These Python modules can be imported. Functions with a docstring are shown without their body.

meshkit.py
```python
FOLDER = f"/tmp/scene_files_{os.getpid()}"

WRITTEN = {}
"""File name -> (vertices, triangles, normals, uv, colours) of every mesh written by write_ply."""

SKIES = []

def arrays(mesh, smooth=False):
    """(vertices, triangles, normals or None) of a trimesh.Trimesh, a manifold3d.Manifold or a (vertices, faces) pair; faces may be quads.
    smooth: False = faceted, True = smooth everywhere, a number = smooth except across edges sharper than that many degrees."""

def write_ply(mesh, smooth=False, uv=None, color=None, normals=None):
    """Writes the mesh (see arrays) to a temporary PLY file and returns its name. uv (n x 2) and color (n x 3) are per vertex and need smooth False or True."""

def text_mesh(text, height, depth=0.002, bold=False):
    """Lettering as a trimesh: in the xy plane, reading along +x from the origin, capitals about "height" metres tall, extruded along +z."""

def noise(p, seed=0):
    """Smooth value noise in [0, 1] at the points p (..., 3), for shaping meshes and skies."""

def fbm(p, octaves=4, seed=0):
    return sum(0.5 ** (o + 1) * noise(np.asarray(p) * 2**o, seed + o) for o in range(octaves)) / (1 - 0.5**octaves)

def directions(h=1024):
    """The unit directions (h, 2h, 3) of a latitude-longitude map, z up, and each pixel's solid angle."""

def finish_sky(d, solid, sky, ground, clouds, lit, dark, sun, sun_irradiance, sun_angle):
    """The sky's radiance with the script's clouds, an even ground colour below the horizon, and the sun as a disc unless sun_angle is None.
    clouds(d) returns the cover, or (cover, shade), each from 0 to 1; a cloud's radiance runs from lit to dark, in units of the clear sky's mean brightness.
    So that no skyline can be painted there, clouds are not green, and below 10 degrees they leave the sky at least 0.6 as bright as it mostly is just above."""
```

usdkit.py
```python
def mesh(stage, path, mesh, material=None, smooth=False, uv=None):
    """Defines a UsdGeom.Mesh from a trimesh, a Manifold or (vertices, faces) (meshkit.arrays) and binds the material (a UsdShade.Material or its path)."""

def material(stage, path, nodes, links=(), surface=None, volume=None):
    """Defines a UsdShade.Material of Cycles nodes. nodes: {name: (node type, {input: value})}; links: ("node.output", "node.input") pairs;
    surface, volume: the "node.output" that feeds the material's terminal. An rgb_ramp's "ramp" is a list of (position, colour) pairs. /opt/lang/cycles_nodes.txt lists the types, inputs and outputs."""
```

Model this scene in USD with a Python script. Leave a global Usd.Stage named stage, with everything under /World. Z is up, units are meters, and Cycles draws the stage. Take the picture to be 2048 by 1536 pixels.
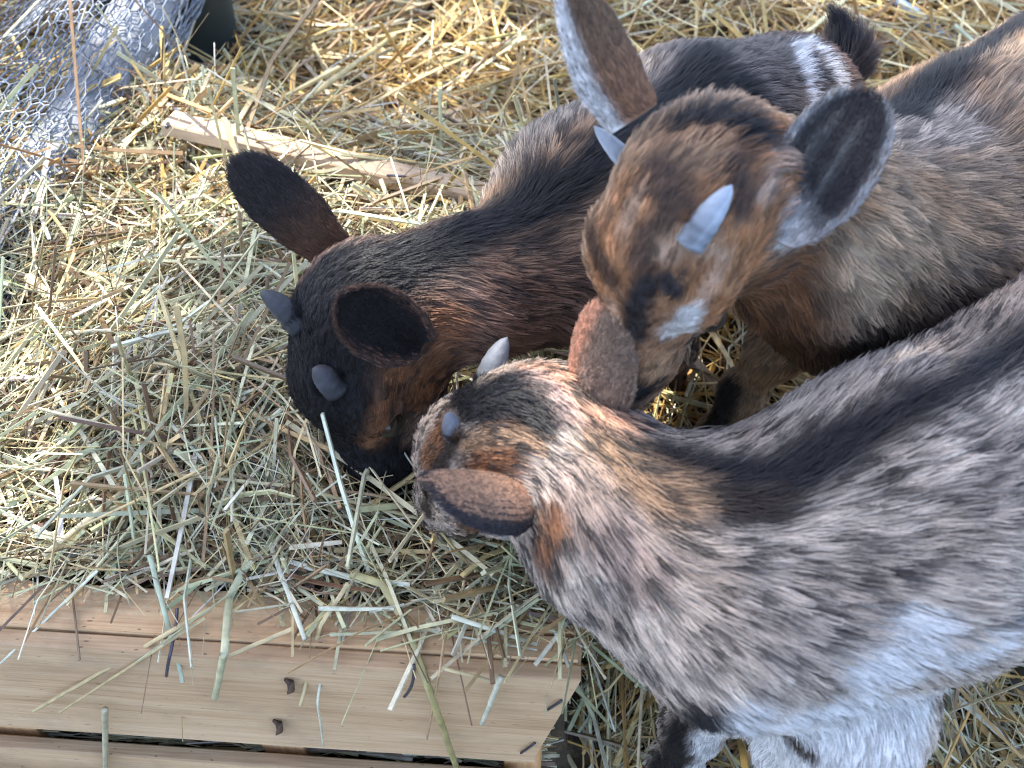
import math, numpy as np, trimesh, usdkit
from meshkit import noise, fbm
from pxr import Gf, Sdf, Usd, UsdGeom, UsdLux, UsdShade, Vt
from scipy.spatial import cKDTree

stage = Usd.Stage.CreateInMemory()
UsdGeom.Xform.Define(stage, '/World')
UsdGeom.Scope.Define(stage, '/World/Looks')

# ------------------------------------------------------------------ camera, sky, sun, exposure
CAM = np.array([0.0, 0.0, 0.80]); DEP = math.radians(50.0); HFOV = math.radians(55.0)
FPX = 1024 / math.tan(HFOV / 2)
FWD = np.array([0, math.cos(DEP), -math.sin(DEP)]); UP = np.array([0, math.sin(DEP), math.cos(DEP)]); RIGHT = np.array([1.0, 0, 0])
EXPOSURE = 2.28
SUN_DIR = np.array([-0.42, 0.42, 0.95]); SUN_DIR /= np.linalg.norm(SUN_DIR)
SUN_INT, SKY_STRENGTH = 0.68, 0.14

cam = UsdGeom.Camera.Define(stage, '/World/camera')
m4 = Gf.Matrix4d(*RIGHT, 0, *UP, 0, *(-FWD), 0, *CAM, 1)
cam.AddTransformOp().Set(m4)
cam.CreateHorizontalApertureAttr(36.0); cam.CreateVerticalApertureAttr(27.0)
cam.CreateFocalLengthAttr(18.0 / math.tan(HFOV / 2))
cam.CreateClippingRangeAttr(Gf.Vec2f(0.02, 1000))
cam.CreateExposureAttr(EXPOSURE)
cam.CreateFocusDistanceAttr(0.70); cam.CreateFStopAttr(9.0)

sky_mat = usdkit.material(stage, '/World/Looks/sky_light', {
    's': ('sky_texture', {'sky_type': 'single_scattering', 'sun_disc': False, 'aerosol_density': 2.6, 'air_density': 0.9, 'ozone_density': 0.9, 'sun_elevation': math.asin(SUN_DIR[2]), 'sun_rotation': math.atan2(SUN_DIR[0], SUN_DIR[1])}),
    'b': ('background_shader', {'strength': SKY_STRENGTH})}, [('s.color', 'b.color')], surface='b.background')
dome = UsdLux.DomeLight.Define(stage, '/World/sky')
UsdShade.MaterialBindingAPI.Apply(dome.GetPrim()).Bind(sky_mat)
dome.GetPrim().SetCustomDataByKey('kind', 'structure')
sun = UsdLux.DistantLight.Define(stage, '/World/sun')
sun.CreateNormalizeAttr(True); sun.CreateIntensityAttr(SUN_INT); sun.CreateAngleAttr(0.5); sun.CreateColorAttr(Gf.Vec3f(1.0, 0.95, 0.87))
_x = np.cross([0, 0, 1.0], SUN_DIR); _x /= np.linalg.norm(_x); _y = np.cross(SUN_DIR, _x)
sun.AddTransformOp().Set(Gf.Matrix4d(*_x, 0, *_y, 0, *SUN_DIR, 0, 0, 0, 5, 1))

def P(u, v, d):
    """The point seen at (u, v) of the 2048 x 1536 photograph, d metres along the view axis."""
    return CAM + d * (FWD + (u - 1024) / FPX * RIGHT - (v - 768) / FPX * UP)
def PZ(u, v, z):
    r = FWD + (u - 1024) / FPX * RIGHT - (v - 768) / FPX * UP
    return CAM + r * (z - CAM[2]) / r[2]
def depth_of(p): return float((np.asarray(p) - CAM) @ FWD)
def unit(v): v = np.asarray(v, float); return v / (np.linalg.norm(v, axis=-1, keepdims=True) + 1e-12)

# ------------------------------------------------------------------ prim helpers
USED = set()
def path_for(name, parent='/World'):
    p, i = f'{parent}/{name}', 0
    while p in USED:
        i += 1; p = f'{parent}/{name}_{i:03d}'
    USED.add(p); return p
def tag(prim, label=None, cat=None, group=None, kind=None):
    prim = prim.GetPrim() if hasattr(prim, 'GetPrim') else prim
    for k, v in (('label', label), ('category', cat), ('group', group), ('kind', kind)):
        if v: prim.SetCustomDataByKey(k, v)
    return prim
def thing(name, label, cat, loc=None, group=None):
    x = UsdGeom.Xform.Define(stage, path_for(name))
    if loc is not None: x.AddTranslateOp().Set(Gf.Vec3d(*map(float, loc)))
    tag(x, label, cat, group); return x
def primvar(g, name, arr, interp):
    a = np.ascontiguousarray(arr, np.float32)
    t = Sdf.ValueTypeNames.Color3fArray
    UsdGeom.PrimvarsAPI(g).CreatePrimvar(name, t, interp).Set(Vt.Vec3fArray.FromNumpy(a))
def mesh(name, m, mat, parent='/World', smooth=False, tint=None, off=None):
    """One Mesh prim. off: the place its holder stands at (points are given in world metres)."""
    par = parent if isinstance(parent, str) else str(parent.GetPath())
    v, f = (m.vertices, m.faces) if hasattr(m, 'vertices') else m
    v = np.asarray(v, float)
    if off is not None: v = v - np.asarray(off)
    if tint is None:
        return usdkit.mesh(stage, path_for(name, par), trimesh.Trimesh(v, f, process=False), mat, smooth=smooth)
    g = usdkit.mesh(stage, path_for(name, par), trimesh.Trimesh(v, f, process=False), mat, smooth=True if smooth else False)
    primvar(g, 'tint', tint, 'vertex'); return g
def curves(name, pts, widths, tint, mat, parent, off=None):
    """pts (n, k, 3), widths (n, k), tint (n, k, 3)"""
    par = str(parent.GetPath())
    n, k, _ = pts.shape
    if off is not None: pts = pts - np.asarray(off)
    c = UsdGeom.BasisCurves.Define(stage, path_for(name, par))
    c.CreateTypeAttr('linear'); c.CreateWrapAttr('nonperiodic')
    c.CreateCurveVertexCountsAttr(Vt.IntArray.FromNumpy(np.full(n, k, np.int32)))
    c.CreatePointsAttr(Vt.Vec3fArray.FromNumpy(np.ascontiguousarray(pts.reshape(-1, 3), np.float32)))
    c.CreateWidthsAttr(Vt.FloatArray.FromNumpy(np.ascontiguousarray(widths.ravel(), np.float32))); c.SetWidthsInterpolation('vertex')
    primvar(c, 'tint', tint.reshape(-1, 3), 'vertex')
    UsdShade.MaterialBindingAPI.Apply(c.GetPrim()).Bind(mat)
    return c

# ------------------------------------------------------------------ materials
def mat(name, nodes, links=(), surface='p.BSDF'):
    return usdkit.material(stage, '/World/Looks/' + name, nodes, links, surface=surface)
M = {}
M['skin'] = mat('coat_skin', {'a': ('attribute', {'attribute': 'tint'}), 'p': ('principled_bsdf', {'roughness': 0.75, 'specular_ior_level': 0.25})}, [('a.color', 'p.base_color')])
M['fur'] = mat('fur_strands', {'a': ('attribute', {'attribute': 'tint'}), 'p': ('principled_bsdf', {'roughness': 0.42, 'specular_ior_level': 0.5}),
                              't': ('translucent_bsdf', {}), 'x': ('mix_closure', {'fac': 0.18})},
              [('a.color', 'p.base_color'), ('a.color', 't.color'), ('p.BSDF', 'x.closure1'), ('t.BSDF', 'x.closure2')], surface='x.closure')
M['straw'] = mat('dry_straw', {'a': ('attribute', {'attribute': 'tint'}), 'p': ('principled_bsdf', {'roughness': 0.38, 'specular_ior_level': 0.5}),
                              't': ('translucent_bsdf', {}), 'x': ('mix_closure', {'fac': 0.12}),
                              'g': ('geometry', {}), 'mp': ('mapping', {'scale': (1, 1, 1)}), 'n': ('noise_texture', {'scale': 90.0, 'detail': 3}), 'r': ('map_range', {'from_min': 0.3, 'from_max': 0.7, 'to_min': 0.72, 'to_max': 1.15}),
                              'mx': ('mix', {'mix_type': 'multiply', 'fac': 1.0})},
                [('g.position', 'n.vector'), ('n.fac', 'r.value'), ('a.color', 'mx.color1'), ('r.result', 'mx.color2'), ('mx.color', 'p.base_color'), ('mx.color', 't.color'),
                 ('p.BSDF', 'x.closure1'), ('t.BSDF', 'x.closure2')], surface='x.closure')
def wood(name, c0, c1, c2, rough=0.6, scale=1.0, dirt=0.5):
    """Sawn softwood: grain runs along the piece's own x axis."""
    return mat(name, {
        'tc': ('texture_coordinate', {}), 'mp': ('mapping', {'scale': (2.2 * scale, 34 * scale, 34 * scale)}), 'mf': ('mapping', {'scale': (14 * scale, 420 * scale, 420 * scale)}),
        'n1': ('noise_texture', {'scale': 1.0, 'detail': 5, 'roughness': 0.6, 'distortion': 0.5}), 'n2': ('noise_texture', {'scale': 1.0, 'detail': 3}), 'n3': ('noise_texture', {'scale': 17.0, 'detail': 5, 'roughness': 0.65}),
        'ad': ('math', {'math_type': 'multiply_add', 'value2': 0.6, 'value3': -0.12}), 'sm': ('math', {'math_type': 'add'}),
        'r': ('rgb_ramp', {'ramp': [(0.40, c0), (0.62, c1), (0.85, c2)]}),
        'dr': ('map_range', {'from_min': 0.5, 'from_max': 0.72, 'to_min': 0.0, 'to_max': dirt, 'clamp': True}), 'dm': ('mix', {'color2': (0.16, 0.12, 0.085)}),
        'ms': ('mapping', {'scale': (110, 330, 330)}), 'n4': ('noise_texture', {'scale': 1.0, 'detail': 1}), 'sr': ('map_range', {'from_min': 0.70, 'from_max': 0.76, 'to_min': 0.0, 'to_max': 0.75, 'clamp': True}), 'sx': ('mix', {'color2': (0.07, 0.045, 0.03)}),
        'b': ('bump', {'strength': 0.6, 'distance': 0.0015}), 'p': ('principled_bsdf', {'roughness': rough, 'specular_ior_level': 0.35})},
        [('tc.object', 'mp.vector'), ('tc.object', 'mf.vector'), ('mp.vector', 'n1.vector'), ('mf.vector', 'n2.vector'), ('tc.object', 'n3.vector'),
         ('n2.fac', 'ad.value1'), ('ad.value', 'sm.value1'), ('n1.fac', 'sm.value2'), ('sm.value', 'r.fac'), ('r.color', 'dm.color1'), ('n3.fac', 'dr.value'), ('dr.result', 'dm.fac'), ('tc.object', 'ms.vector'), ('ms.vector', 'n4.vector'), ('n4.fac', 'sr.value'), ('sr.result', 'sx.fac'), ('dm.color', 'sx.color1'), ('sx.color', 'p.base_color'), ('sm.value', 'b.height'), ('b.normal', 'p.normal')])
M['wood'] = wood('sawn_pine', (0.27, 0.165, 0.088), (0.41, 0.27, 0.152), (0.49, 0.345, 0.21), dirt=0.35)
M['wood_rail'] = wood('sawn_pine_rail', (0.36, 0.20, 0.10), (0.54, 0.345, 0.185), (0.62, 0.44, 0.26), dirt=0.6)
M['wood_orange'] = wood('end_grain_pine', (0.30, 0.15, 0.06), (0.42, 0.23, 0.10), (0.5, 0.3, 0.15))
M['wood_pale'] = wood('bare_batten', (0.27, 0.18, 0.11), (0.42, 0.30, 0.19), (0.52, 0.39, 0.26), dirt=0.45)
M['wood_grey'] = wood('weathered_post', (0.13, 0.135, 0.15), (0.26, 0.275, 0.30), (0.36, 0.38, 0.41), dirt=0.35)
def plain(name, c, rough=0.5, metal=0.0, spec=0.5, nscale=0, namp=0.25):
    nodes = {'p': ('principled_bsdf', {'base_color': c, 'roughness': rough, 'metallic': metal, 'specular_ior_level': spec})}; links = []
    if nscale:
        lo, hi = tuple(x * (1 - namp) for x in c), tuple(x * (1 + namp) for x in c)
        nodes.update({'tc': ('texture_coordinate', {}), 'n': ('noise_texture', {'scale': nscale, 'detail': 4}), 'r': ('rgb_ramp', {'ramp': [(0.3, lo), (0.7, hi)]}), 'b': ('bump', {'strength': 0.3, 'distance': 0.0008})})
        links = [('tc.object', 'n.vector'), ('n.fac', 'r.fac'), ('r.color', 'p.base_color'), ('n.fac', 'b.height'), ('b.normal', 'p.normal')]
    return mat(name, nodes, links)
M['wire'] = plain('galvanised_wire', (0.19, 0.215, 0.255), 0.45, 0.65, nscale=90, namp=0.5)
M['nail'] = plain('dark_nail', (0.09, 0.09, 0.11), 0.45, 0.8)
M['bin'] = plain('green_plastic', (0.004, 0.009, 0.0085), 0.45)
M['rod'] = plain('blue_grey_metal', (0.22, 0.29, 0.38), 0.4, 0.5, nscale=60)
M['horn'] = mat('horn', {'a': ('attribute', {'attribute': 'tint'}), 'g': ('geometry', {}), 'n': ('noise_texture', {'scale': 700.0, 'detail': 3}), 'b': ('bump', {'strength': 0.5, 'distance': 0.0006}), 'p': ('principled_bsdf', {'roughness': 0.55, 'specular_ior_level': 0.3})},
               [('a.color', 'p.base_color'), ('g.position', 'n.vector'), ('n.fac', 'b.height'), ('b.normal', 'p.normal')])
HORN = {'horn': (0.12, 0.13, 0.15), 'horn_dark': (0.035, 0.038, 0.046), 'horn_pale': (0.27, 0.31, 0.37)}
M['eye'] = plain('dark_eye', (0.01, 0.008, 0.006), 0.08)
M['hoof'] = plain('hoof', (0.05, 0.045, 0.04), 0.5, nscale=90)
M['leaf'] = plain('brown_leaf', (0.06, 0.035, 0.02), 0.7)
M['soil'] = mat('straw_litter', {'g': ('geometry', {}), 'n': ('noise_texture', {'scale': 55.0, 'detail': 6, 'roughness': 0.7}), 'r': ('rgb_ramp', {'ramp': [(0.3, (0.02, 0.013, 0.008)), (0.6, (0.09, 0.06, 0.03)), (0.8, (0.2, 0.14, 0.07))]}),
                                'b': ('bump', {'strength': 0.8, 'distance': 0.01}), 'p': ('principled_bsdf', {'roughness': 0.9})},
               [('g.position', 'n.vector'), ('n.fac', 'r.fac'), ('r.color', 'p.base_color'), ('n.fac', 'b.height'), ('b.normal', 'p.normal')])

# ------------------------------------------------------------------ crate geometry (needed by the ground's height)
CR_R = PZ(1163, 1362, 0.200)                    # front right top corner of the crate's front board
CR_L = PZ(0, 1287, 0.200)
CU = unit(CR_L - CR_R); CU[2] = 0; CU = unit(CU)  # along the front, to the left
CN = np.array([-CU[1], CU[0], 0.0])              # towards the crate's inside or outside
if CN[1] < 0: CN = -CN
def sstep(a, b, x):
    t = np.clip((np.asarray(x, float) - a) / (b - a), 0, 1); return t * t * (3 - 2 * t)
def height(x, y):
    """Height of the packed straw and hay (the top of the litter, below the loose stalks)."""
    x, y = np.asarray(x, float), np.asarray(y, float)
    q = np.stack([x, y, np.zeros_like(x)], -1)
    base = 0.015 + 0.05 * fbm(q * 3.1 + 5, 3, 3) + 0.03 * sstep(0.8, 1.3, y) - 0.13 * (1 - sstep(0.18, 0.55, y))
    a = (x - CR_R[0]) * CU[0] + (y - CR_R[1]) * CU[1]; n = (x - CR_R[0]) * CN[0] + (y - CR_R[1]) * CN[1]
    ins = sstep(-0.005, 0.03, a) * sstep(0.030, 0.046, n)
    fall = 1 - sstep(0.48, 0.80, n - 0.10 * sstep(0.2, 0.5, a))
    inside = 0.178 + 0.055 * np.exp(-((x + 0.14) ** 2 / 0.03 + (y - 0.46) ** 2 / 0.02)) + 0.05 * (fbm(q * 9, 3, 8) - 0.5) - 0.012 * (1 - sstep(0.04, 0.12, n))
    return base * (1 - ins * fall) + np.maximum(inside, base) * ins * fall

# ------------------------------------------------------------------ ground
def grid_mesh(x0, x1, y0, y1, n, fz):
    xs, ys = np.linspace(x0, x1, n), np.linspace(y0, y1, n)
    X, Y = np.meshgrid(xs, ys, indexing='ij')
    V = np.stack([X, Y, fz(X, Y)], -1).reshape(-1, 3)
    i, j = np.meshgrid(np.arange(n - 1), np.arange(n - 1), indexing='ij')
    a = (i * n + j).ravel()
    return V, np.vstack([np.stack([a, a + n, a + n + 1], 1), np.stack([a, a + n + 1, a + 1], 1)])
s = 40.0
tag(mesh('ground', (np.array([[-s, -s, -0.17], [s, -s, -0.17], [s, s, -0.17], [-s, s, -0.17]]), np.array([[0, 1, 2], [0, 2, 3]])), M['soil']), 'brown trodden ground under the straw', kind='structure')
tag(mesh('litter', grid_mesh(-1.6, 1.6, -0.3, 2.6, 300, height), M['soil'], smooth=True), 'packed brown straw litter under the loose stalks', kind='structure')

# ------------------------------------------------------------------ implicit bodies
def sdf_cone(X, a, b, r0, r1):
    ab = b - a; L2 = ab @ ab + 1e-12
    t = np.clip((X - a) @ ab / L2, 0, 1)
    return np.linalg.norm(X - a - t[..., None] * ab, axis=-1) - (r0 + t * (r1 - r0))
def smin(a, b, k):
    h = np.maximum(k - np.abs(a - b), 0) / k
    return np.minimum(a, b) - h * h * k * 0.25
class Bones(list):
    def add(self, a, ra, b, rb, k=0.03, flow=None, kind='body'):
        a, b = np.asarray(a, float), np.asarray(b, float)
        self.append((a, b, ra, rb, k, unit(b - a) if flow is None else unit(flow), kind)); return self
    def sdf(self, X):
        d = np.full(X.shape[:-1], 9.0)
        for a, b, ra, rb, k, _, _ in self: d = smin(d, sdf_cone(X, a, b, ra, rb), k)
        return d
    def weights(self, X, kinds=False):
        W = np.stack([np.exp(-np.clip(sdf_cone(X, a, b, ra, rb), -0.02, 0.5) / 0.008) for a, b, ra, rb, *_ in self], -1)
        return W / (W.sum(-1, keepdims=True) + 1e-12)
def surface(bones, h):
    lo = np.min([np.minimum(b[0] - b[2], b[1] - b[3]) for b in bones], 0) - 4 * h
    hi = np.max([np.maximum(b[0] + b[2], b[1] + b[3]) for b in bones], 0) + 4 * h
    n = np.ceil((hi - lo) / h).astype(int) + 1
    ax = [lo[i] + h * np.arange(n[i]) for i in range(3)]
    F = np.full(n, 0.5, np.float32)
    for a, b, ra, rb, k, _, _ in bones:
        mg = max(k, 0.02) + 2 * h
        i0 = np.maximum(np.floor((np.minimum(a - ra, b - rb) - mg - lo) / h).astype(int), 0)
        i1 = np.minimum(np.ceil((np.maximum(a + ra, b + rb) + mg - lo) / h).astype(int) + 1, n)
        sl = tuple(slice(i0[i], i1[i]) for i in range(3))
        X = np.stack(np.meshgrid(*[ax[i][sl[i]] for i in range(3)], indexing='ij'), -1)
        F[sl] = smin(F[sl], sdf_cone(X, a, b, ra, rb), k)
    # naive surface nets
    ins = F < 0
    c = tuple(x - 1 for x in F.shape)
    acc, cnt = np.zeros(c + (3,), np.float32), np.zeros(c, np.float32)
    corner = [(i, j, k) for i in (0, 1) for j in (0, 1) for k in (0, 1)]
    cut = lambda o: tuple(slice(o[i], o[i] + c[i]) for i in range(3))
    for p in corner:
        for axis in range(3):
            if p[axis]: continue
            q = list(p); q[axis] = 1
            f0, f1 = F[cut(p)], F[cut(q)]
            x = ins[cut(p)] != ins[cut(q)]
            t = np.where(x, f0 / np.where(x, f0 - f1, 1), 0)
            e = np.zeros(c + (3,), np.float32); e[...] = p; e[..., axis] = t
            acc += e * x[..., None]; cnt += x
    act = cnt > 0
    idx = np.full(c, -1); idx[act] = np.arange(act.sum())
    V = lo + h * (np.argwhere(act) + acc[act] / cnt[act][:, None])
    faces = []
    for axis in range(3):
        b1, b2 = (axis + 1) % 3, (axis + 2) % 3
        s0 = [slice(0, None)] * 3; s1 = [slice(0, None)] * 3
        s0[axis] = slice(0, -1); s1[axis] = slice(1, None)
        e = ins[tuple(s0)] != ins[tuple(s1)]
        I = np.argwhere(e); I = I[(I[:, b1] > 0) & (I[:, b2] > 0) & (I[:, b1] < c[b1]) & (I[:, b2] < c[b2])]
        flip = ins[tuple(s0)][tuple(I.T)]
        def at(d1, d2):
            J = I.copy(); J[:, b1] += d1; J[:, b2] += d2; return idx[tuple(J.T)]
        q = np.stack([at(-1, -1), at(0, -1), at(0, 0), at(-1, 0)], 1)
        q[~flip] = q[~flip][:, ::-1]
        faces += [q[:, [0, 1, 2]], q[:, [0, 2, 3]]]
    m = trimesh.Trimesh(V, np.vstack(faces), process=False)
    trimesh.smoothing.filter_taubin(m, iterations=6)
    return m

# ------------------------------------------------------------------ goats
BLACK, DARK, CHEST, TAN, BEIGE, GREY, WHITE = [np.array(c) for c in ((0.012, 0.011, 0.013), (0.055, 0.038, 0.03), (0.25, 0.115, 0.055), (0.36, 0.23, 0.14), (0.46, 0.38, 0.32), (0.20, 0.17, 0.155), (0.78, 0.77, 0.76))]
PINK = np.array([0.56, 0.33, 0.22]); SOOT = np.array([0.03, 0.024, 0.024])

class Head:
    """A goat's head frame: x from between the ears to the nose, y to the ear given second, z out of the forehead."""
    def __init__(s, ear0, ear1, nose, rs=1.0):
        s.rs = rs
        s.o = (ear0 + ear1) / 2; s.x = unit(nose - s.o)
        y = ear1 - ear0; y -= (y @ s.x) * s.x; s.y = unit(y); s.z = np.cross(s.x, s.y)
        s.k = np.linalg.norm(nose - s.o) / 0.150
        s.sign = 1
    def fix(s, up):
        if s.z @ up < 0: s.z = -s.z
        return s
    def __call__(s, x, y, z): return s.o + s.k * (x * s.x + y * s.y + z * s.z)

def head_bones(B, H, cx=0.012):
    k = H.k * H.rs
    bk = -H.x
    B.add(H(cx, 0, 0.003), 0.036 * k, H(0.045, 0, 0.011), 0.033 * k, 0.012, bk, 'head')         # cranium
    B.add(H(0.045, 0, 0.006), 0.030 * k, H(0.118, 0, -0.006), 0.018 * k, 0.012, bk, 'head')        # bridge of the nose
    B.add(H(0.118, 0, -0.008), 0.0185 * k, H(0.141, 0, -0.014), 0.0150 * k, 0.010, bk, 'head')     # muzzle
    for sg in (-1, 1):
        B.add(H(0.120, sg * 0.008, -0.014), 0.0140 * k, H(0.143, sg * 0.007, -0.017), 0.0095 * k, 0.008, bk, 'head')  # lips
        B.add(H(0.022, sg * 0.020, -0.030), 0.024 * k, H(0.085, sg * 0.009, -0.026), 0.016 * k, 0.016, bk, 'head')  # cheeks
        B.add(H(0.046, sg * 0.028, 0.014), 0.0125 * k, H(0.062, sg * 0.029, 0.009), 0.0115 * k, 0.010, bk, 'head')   # brow ridges
    B.add(H(0.03, 0, -0.040), 0.022 * k, H(0.128, 0, -0.028), 0.0105 * k, 0.016, bk, 'head')       # lower jaw

def tube_mesh(pts, radii, sides=10, ring=0.0, cap=True):
    p = np.asarray(pts, float); r = np.broadcast_to(radii, (len(p),)).astype(float)
    t = unit(np.gradient(p, axis=0))
    a = np.cross(t[0], [0.3, 0.2, 0.93]); a = unit(a); A = []
    for ti in t:
        a = unit(a - (a @ ti) * ti); A.append(a)
    A = np.array(A); Bv = np.cross(t, A)
    th = np.arange(sides) / sides * 2 * np.pi
    v = p[:, None] + r[:, None, None] * (np.cos(th)[None, :, None] * A[:, None] + np.sin(th)[None, :, None] * Bv[:, None])
    n = len(p); i, j = np.meshgrid(np.arange(n - 1), np.arange(sides), indexing='ij')
    q = np.stack([i * sides + j, i * sides + (j + 1) % sides, (i + 1) * sides + (j + 1) % sides, (i + 1) * sides + j], -1).reshape(-1, 4)
    f = np.vstack([q[:, [0, 1, 2]], q[:, [0, 2, 3]]]); V = v.reshape(-1, 3)
    if cap:
        V = np.vstack([V, p[:1], p[-1:]]); c0, c1 = len(V) - 2, len(V) - 1; jj = np.arange(sides)
        f = np.vstack([f, np.stack([np.full(sides, c0), (jj + 1) % sides, jj], 1), np.stack([np.full(sides, c1), (n - 1) * sides + jj, (n - 1) * sides + (jj + 1) % sides], 1)])
    return V, f
def horn_mesh(base, tip, bend, r):
    t = np.linspace(0, 1, 14)[:, None]
    base, tip = np.asarray(base), np.asarray(tip); d = tip - base
    p = base - 0.25 * d + t * 1.25 * d + np.asarray(bend) * (4 * t * (1 - t))
    tt = t[:, 0]; rad = r * (1 - tt ** 2.2) ** 0.62 * (1 + 0.05 * np.sin(tt * 38) * (1 - tt)); rad[-1] = r * 0.03
    return tube_mesh(p, rad, 14)

def ear_mesh(base, tip, face, W, bend=0.0, cup=1.2, thick=0.0024, root=0.34, point=False):
    """A leaf-shaped ear from base to tip, its hollow side towards `face`. Returns mesh, (s, t, inner) of each vertex."""
    base, tip = np.asarray(base, float), np.asarray(tip, float)
    L = np.linalg.norm(tip - base); a = unit(tip - base); c = np.asarray(face, float); c = unit(c - (c @ a) * a); sd = np.cross(a, c)
    ns, nt = 34, 19
    S = np.linspace(0, 1, ns); T = np.linspace(-1, 1, nt)
    w = W * 0.5 * np.interp(S, [0, 0.10, 0.32, 0.6, 0.8, 0.92, 0.97, 1.0], [root, max(0.70, root), 1.0, 0.82, 0.54, 0.28, 0.15, 0.02] if point else [root, max(0.70, root), 1.0, 1.0, 0.84, 0.56, 0.34, 0.02])
    cu = np.interp(S, [0, 0.25, 0.6, 1], [1.9, 1.45, 1.0, 0.7]) * cup
    V, info = [], []
    for inner in (1, 0):
        for i, s_ in enumerate(S):
            for t_ in T:
                ang = t_ * cu[i]; R = w[i] / max(cu[i] * 0.8, 0.2)
                lat, dep = R * math.sin(ang), R * (1 - math.cos(ang))
                th = thick * (0.5 + 0.5 * (1 - t_ * t_)) * (1 - 0.5 * s_)
                p = base + a * (L * s_) + sd * lat + c * (dep + bend * L * (s_ * s_) + (0 if inner else -th) * 1.0)
                V.append(p); info.append((s_, t_, inner))
    n = ns * nt; F = []
    for i in range(ns - 1):
        for j in range(nt - 1):
            q = [i * nt + j, (i + 1) * nt + j, (i + 1) * nt + j + 1, i * nt + j + 1]
            F += [[q[0], q[1], q[2]], [q[0], q[2], q[3]]]
            q = [x + n for x in q][::-1]
            F += [[q[0], q[1], q[2]], [q[0], q[2], q[3]]]
    rim = [i * nt for i in range(ns)] + [(ns - 1) * nt + j for j in range(1, nt)] + [i * nt + nt - 1 for i in range(ns - 2, -1, -1)]
    for x, y in zip(rim[:-1], rim[1:]):
        F += [[x, x + n, y + n], [x, y + n, y]]
    m = trimesh.Trimesh(np.array(V), np.array(F), process=False)
    v = m.vertices
    if np.dot(np.cross(v[F[0][1]] - v[F[0][0]], v[F[0][2]] - v[F[0][0]]), c) < 0: m.faces = m.faces[:, ::-1]
    return m, np.array(info), a

def cast(m, u, v):
    d = unit(P(u, v, 1.0) - CAM)
    loc, _, _ = m.ray.intersects_location([CAM], [d], multiple_hits=True)
    if len(loc) == 0:
        q = CAM + d * 0.6
        for _ in range(3):
            c, _, _ = trimesh.proximity.closest_point(m, [q]); q = CAM + d * ((c[0] - CAM) @ d)
        return c[0]
    return loc[np.argmin(np.linalg.norm(loc - CAM, axis=1))]
def seg_dist(X, pts):
    pts = np.asarray(pts)
    if len(pts) == 1: return np.linalg.norm(X - pts[0], axis=-1)
    d = np.full(len(X), 9.0)
    for a, b in zip(pts[:-1], pts[1:]):
        d = np.minimum(d, sdf_cone(X, a, b, 0, 0))
    return d
class Coat:
    """Colours of a coat: a ground colour and patches that follow lines on the body."""
    def __init__(s, m, base, strokes, seed):
        s.base, s.seed = base, seed
        s.strokes = [(np.array([cast(m, *q) for q in pts]), col, r, soft) for col, r, soft, pts in strokes]
    def __call__(s, X):
        C = s.base(X)
        wob = (fbm(X * 55, 3, s.seed) - 0.5)
        for pts, col, r, soft in s.strokes:
            d = seg_dist(X, pts) + wob * r * 0.7
            w = 1 - sstep(r * (1 - soft), r * (1 + soft), d)
            C = C * (1 - w[:, None]) + np.asarray(col) * w[:, None]
        return C

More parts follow.
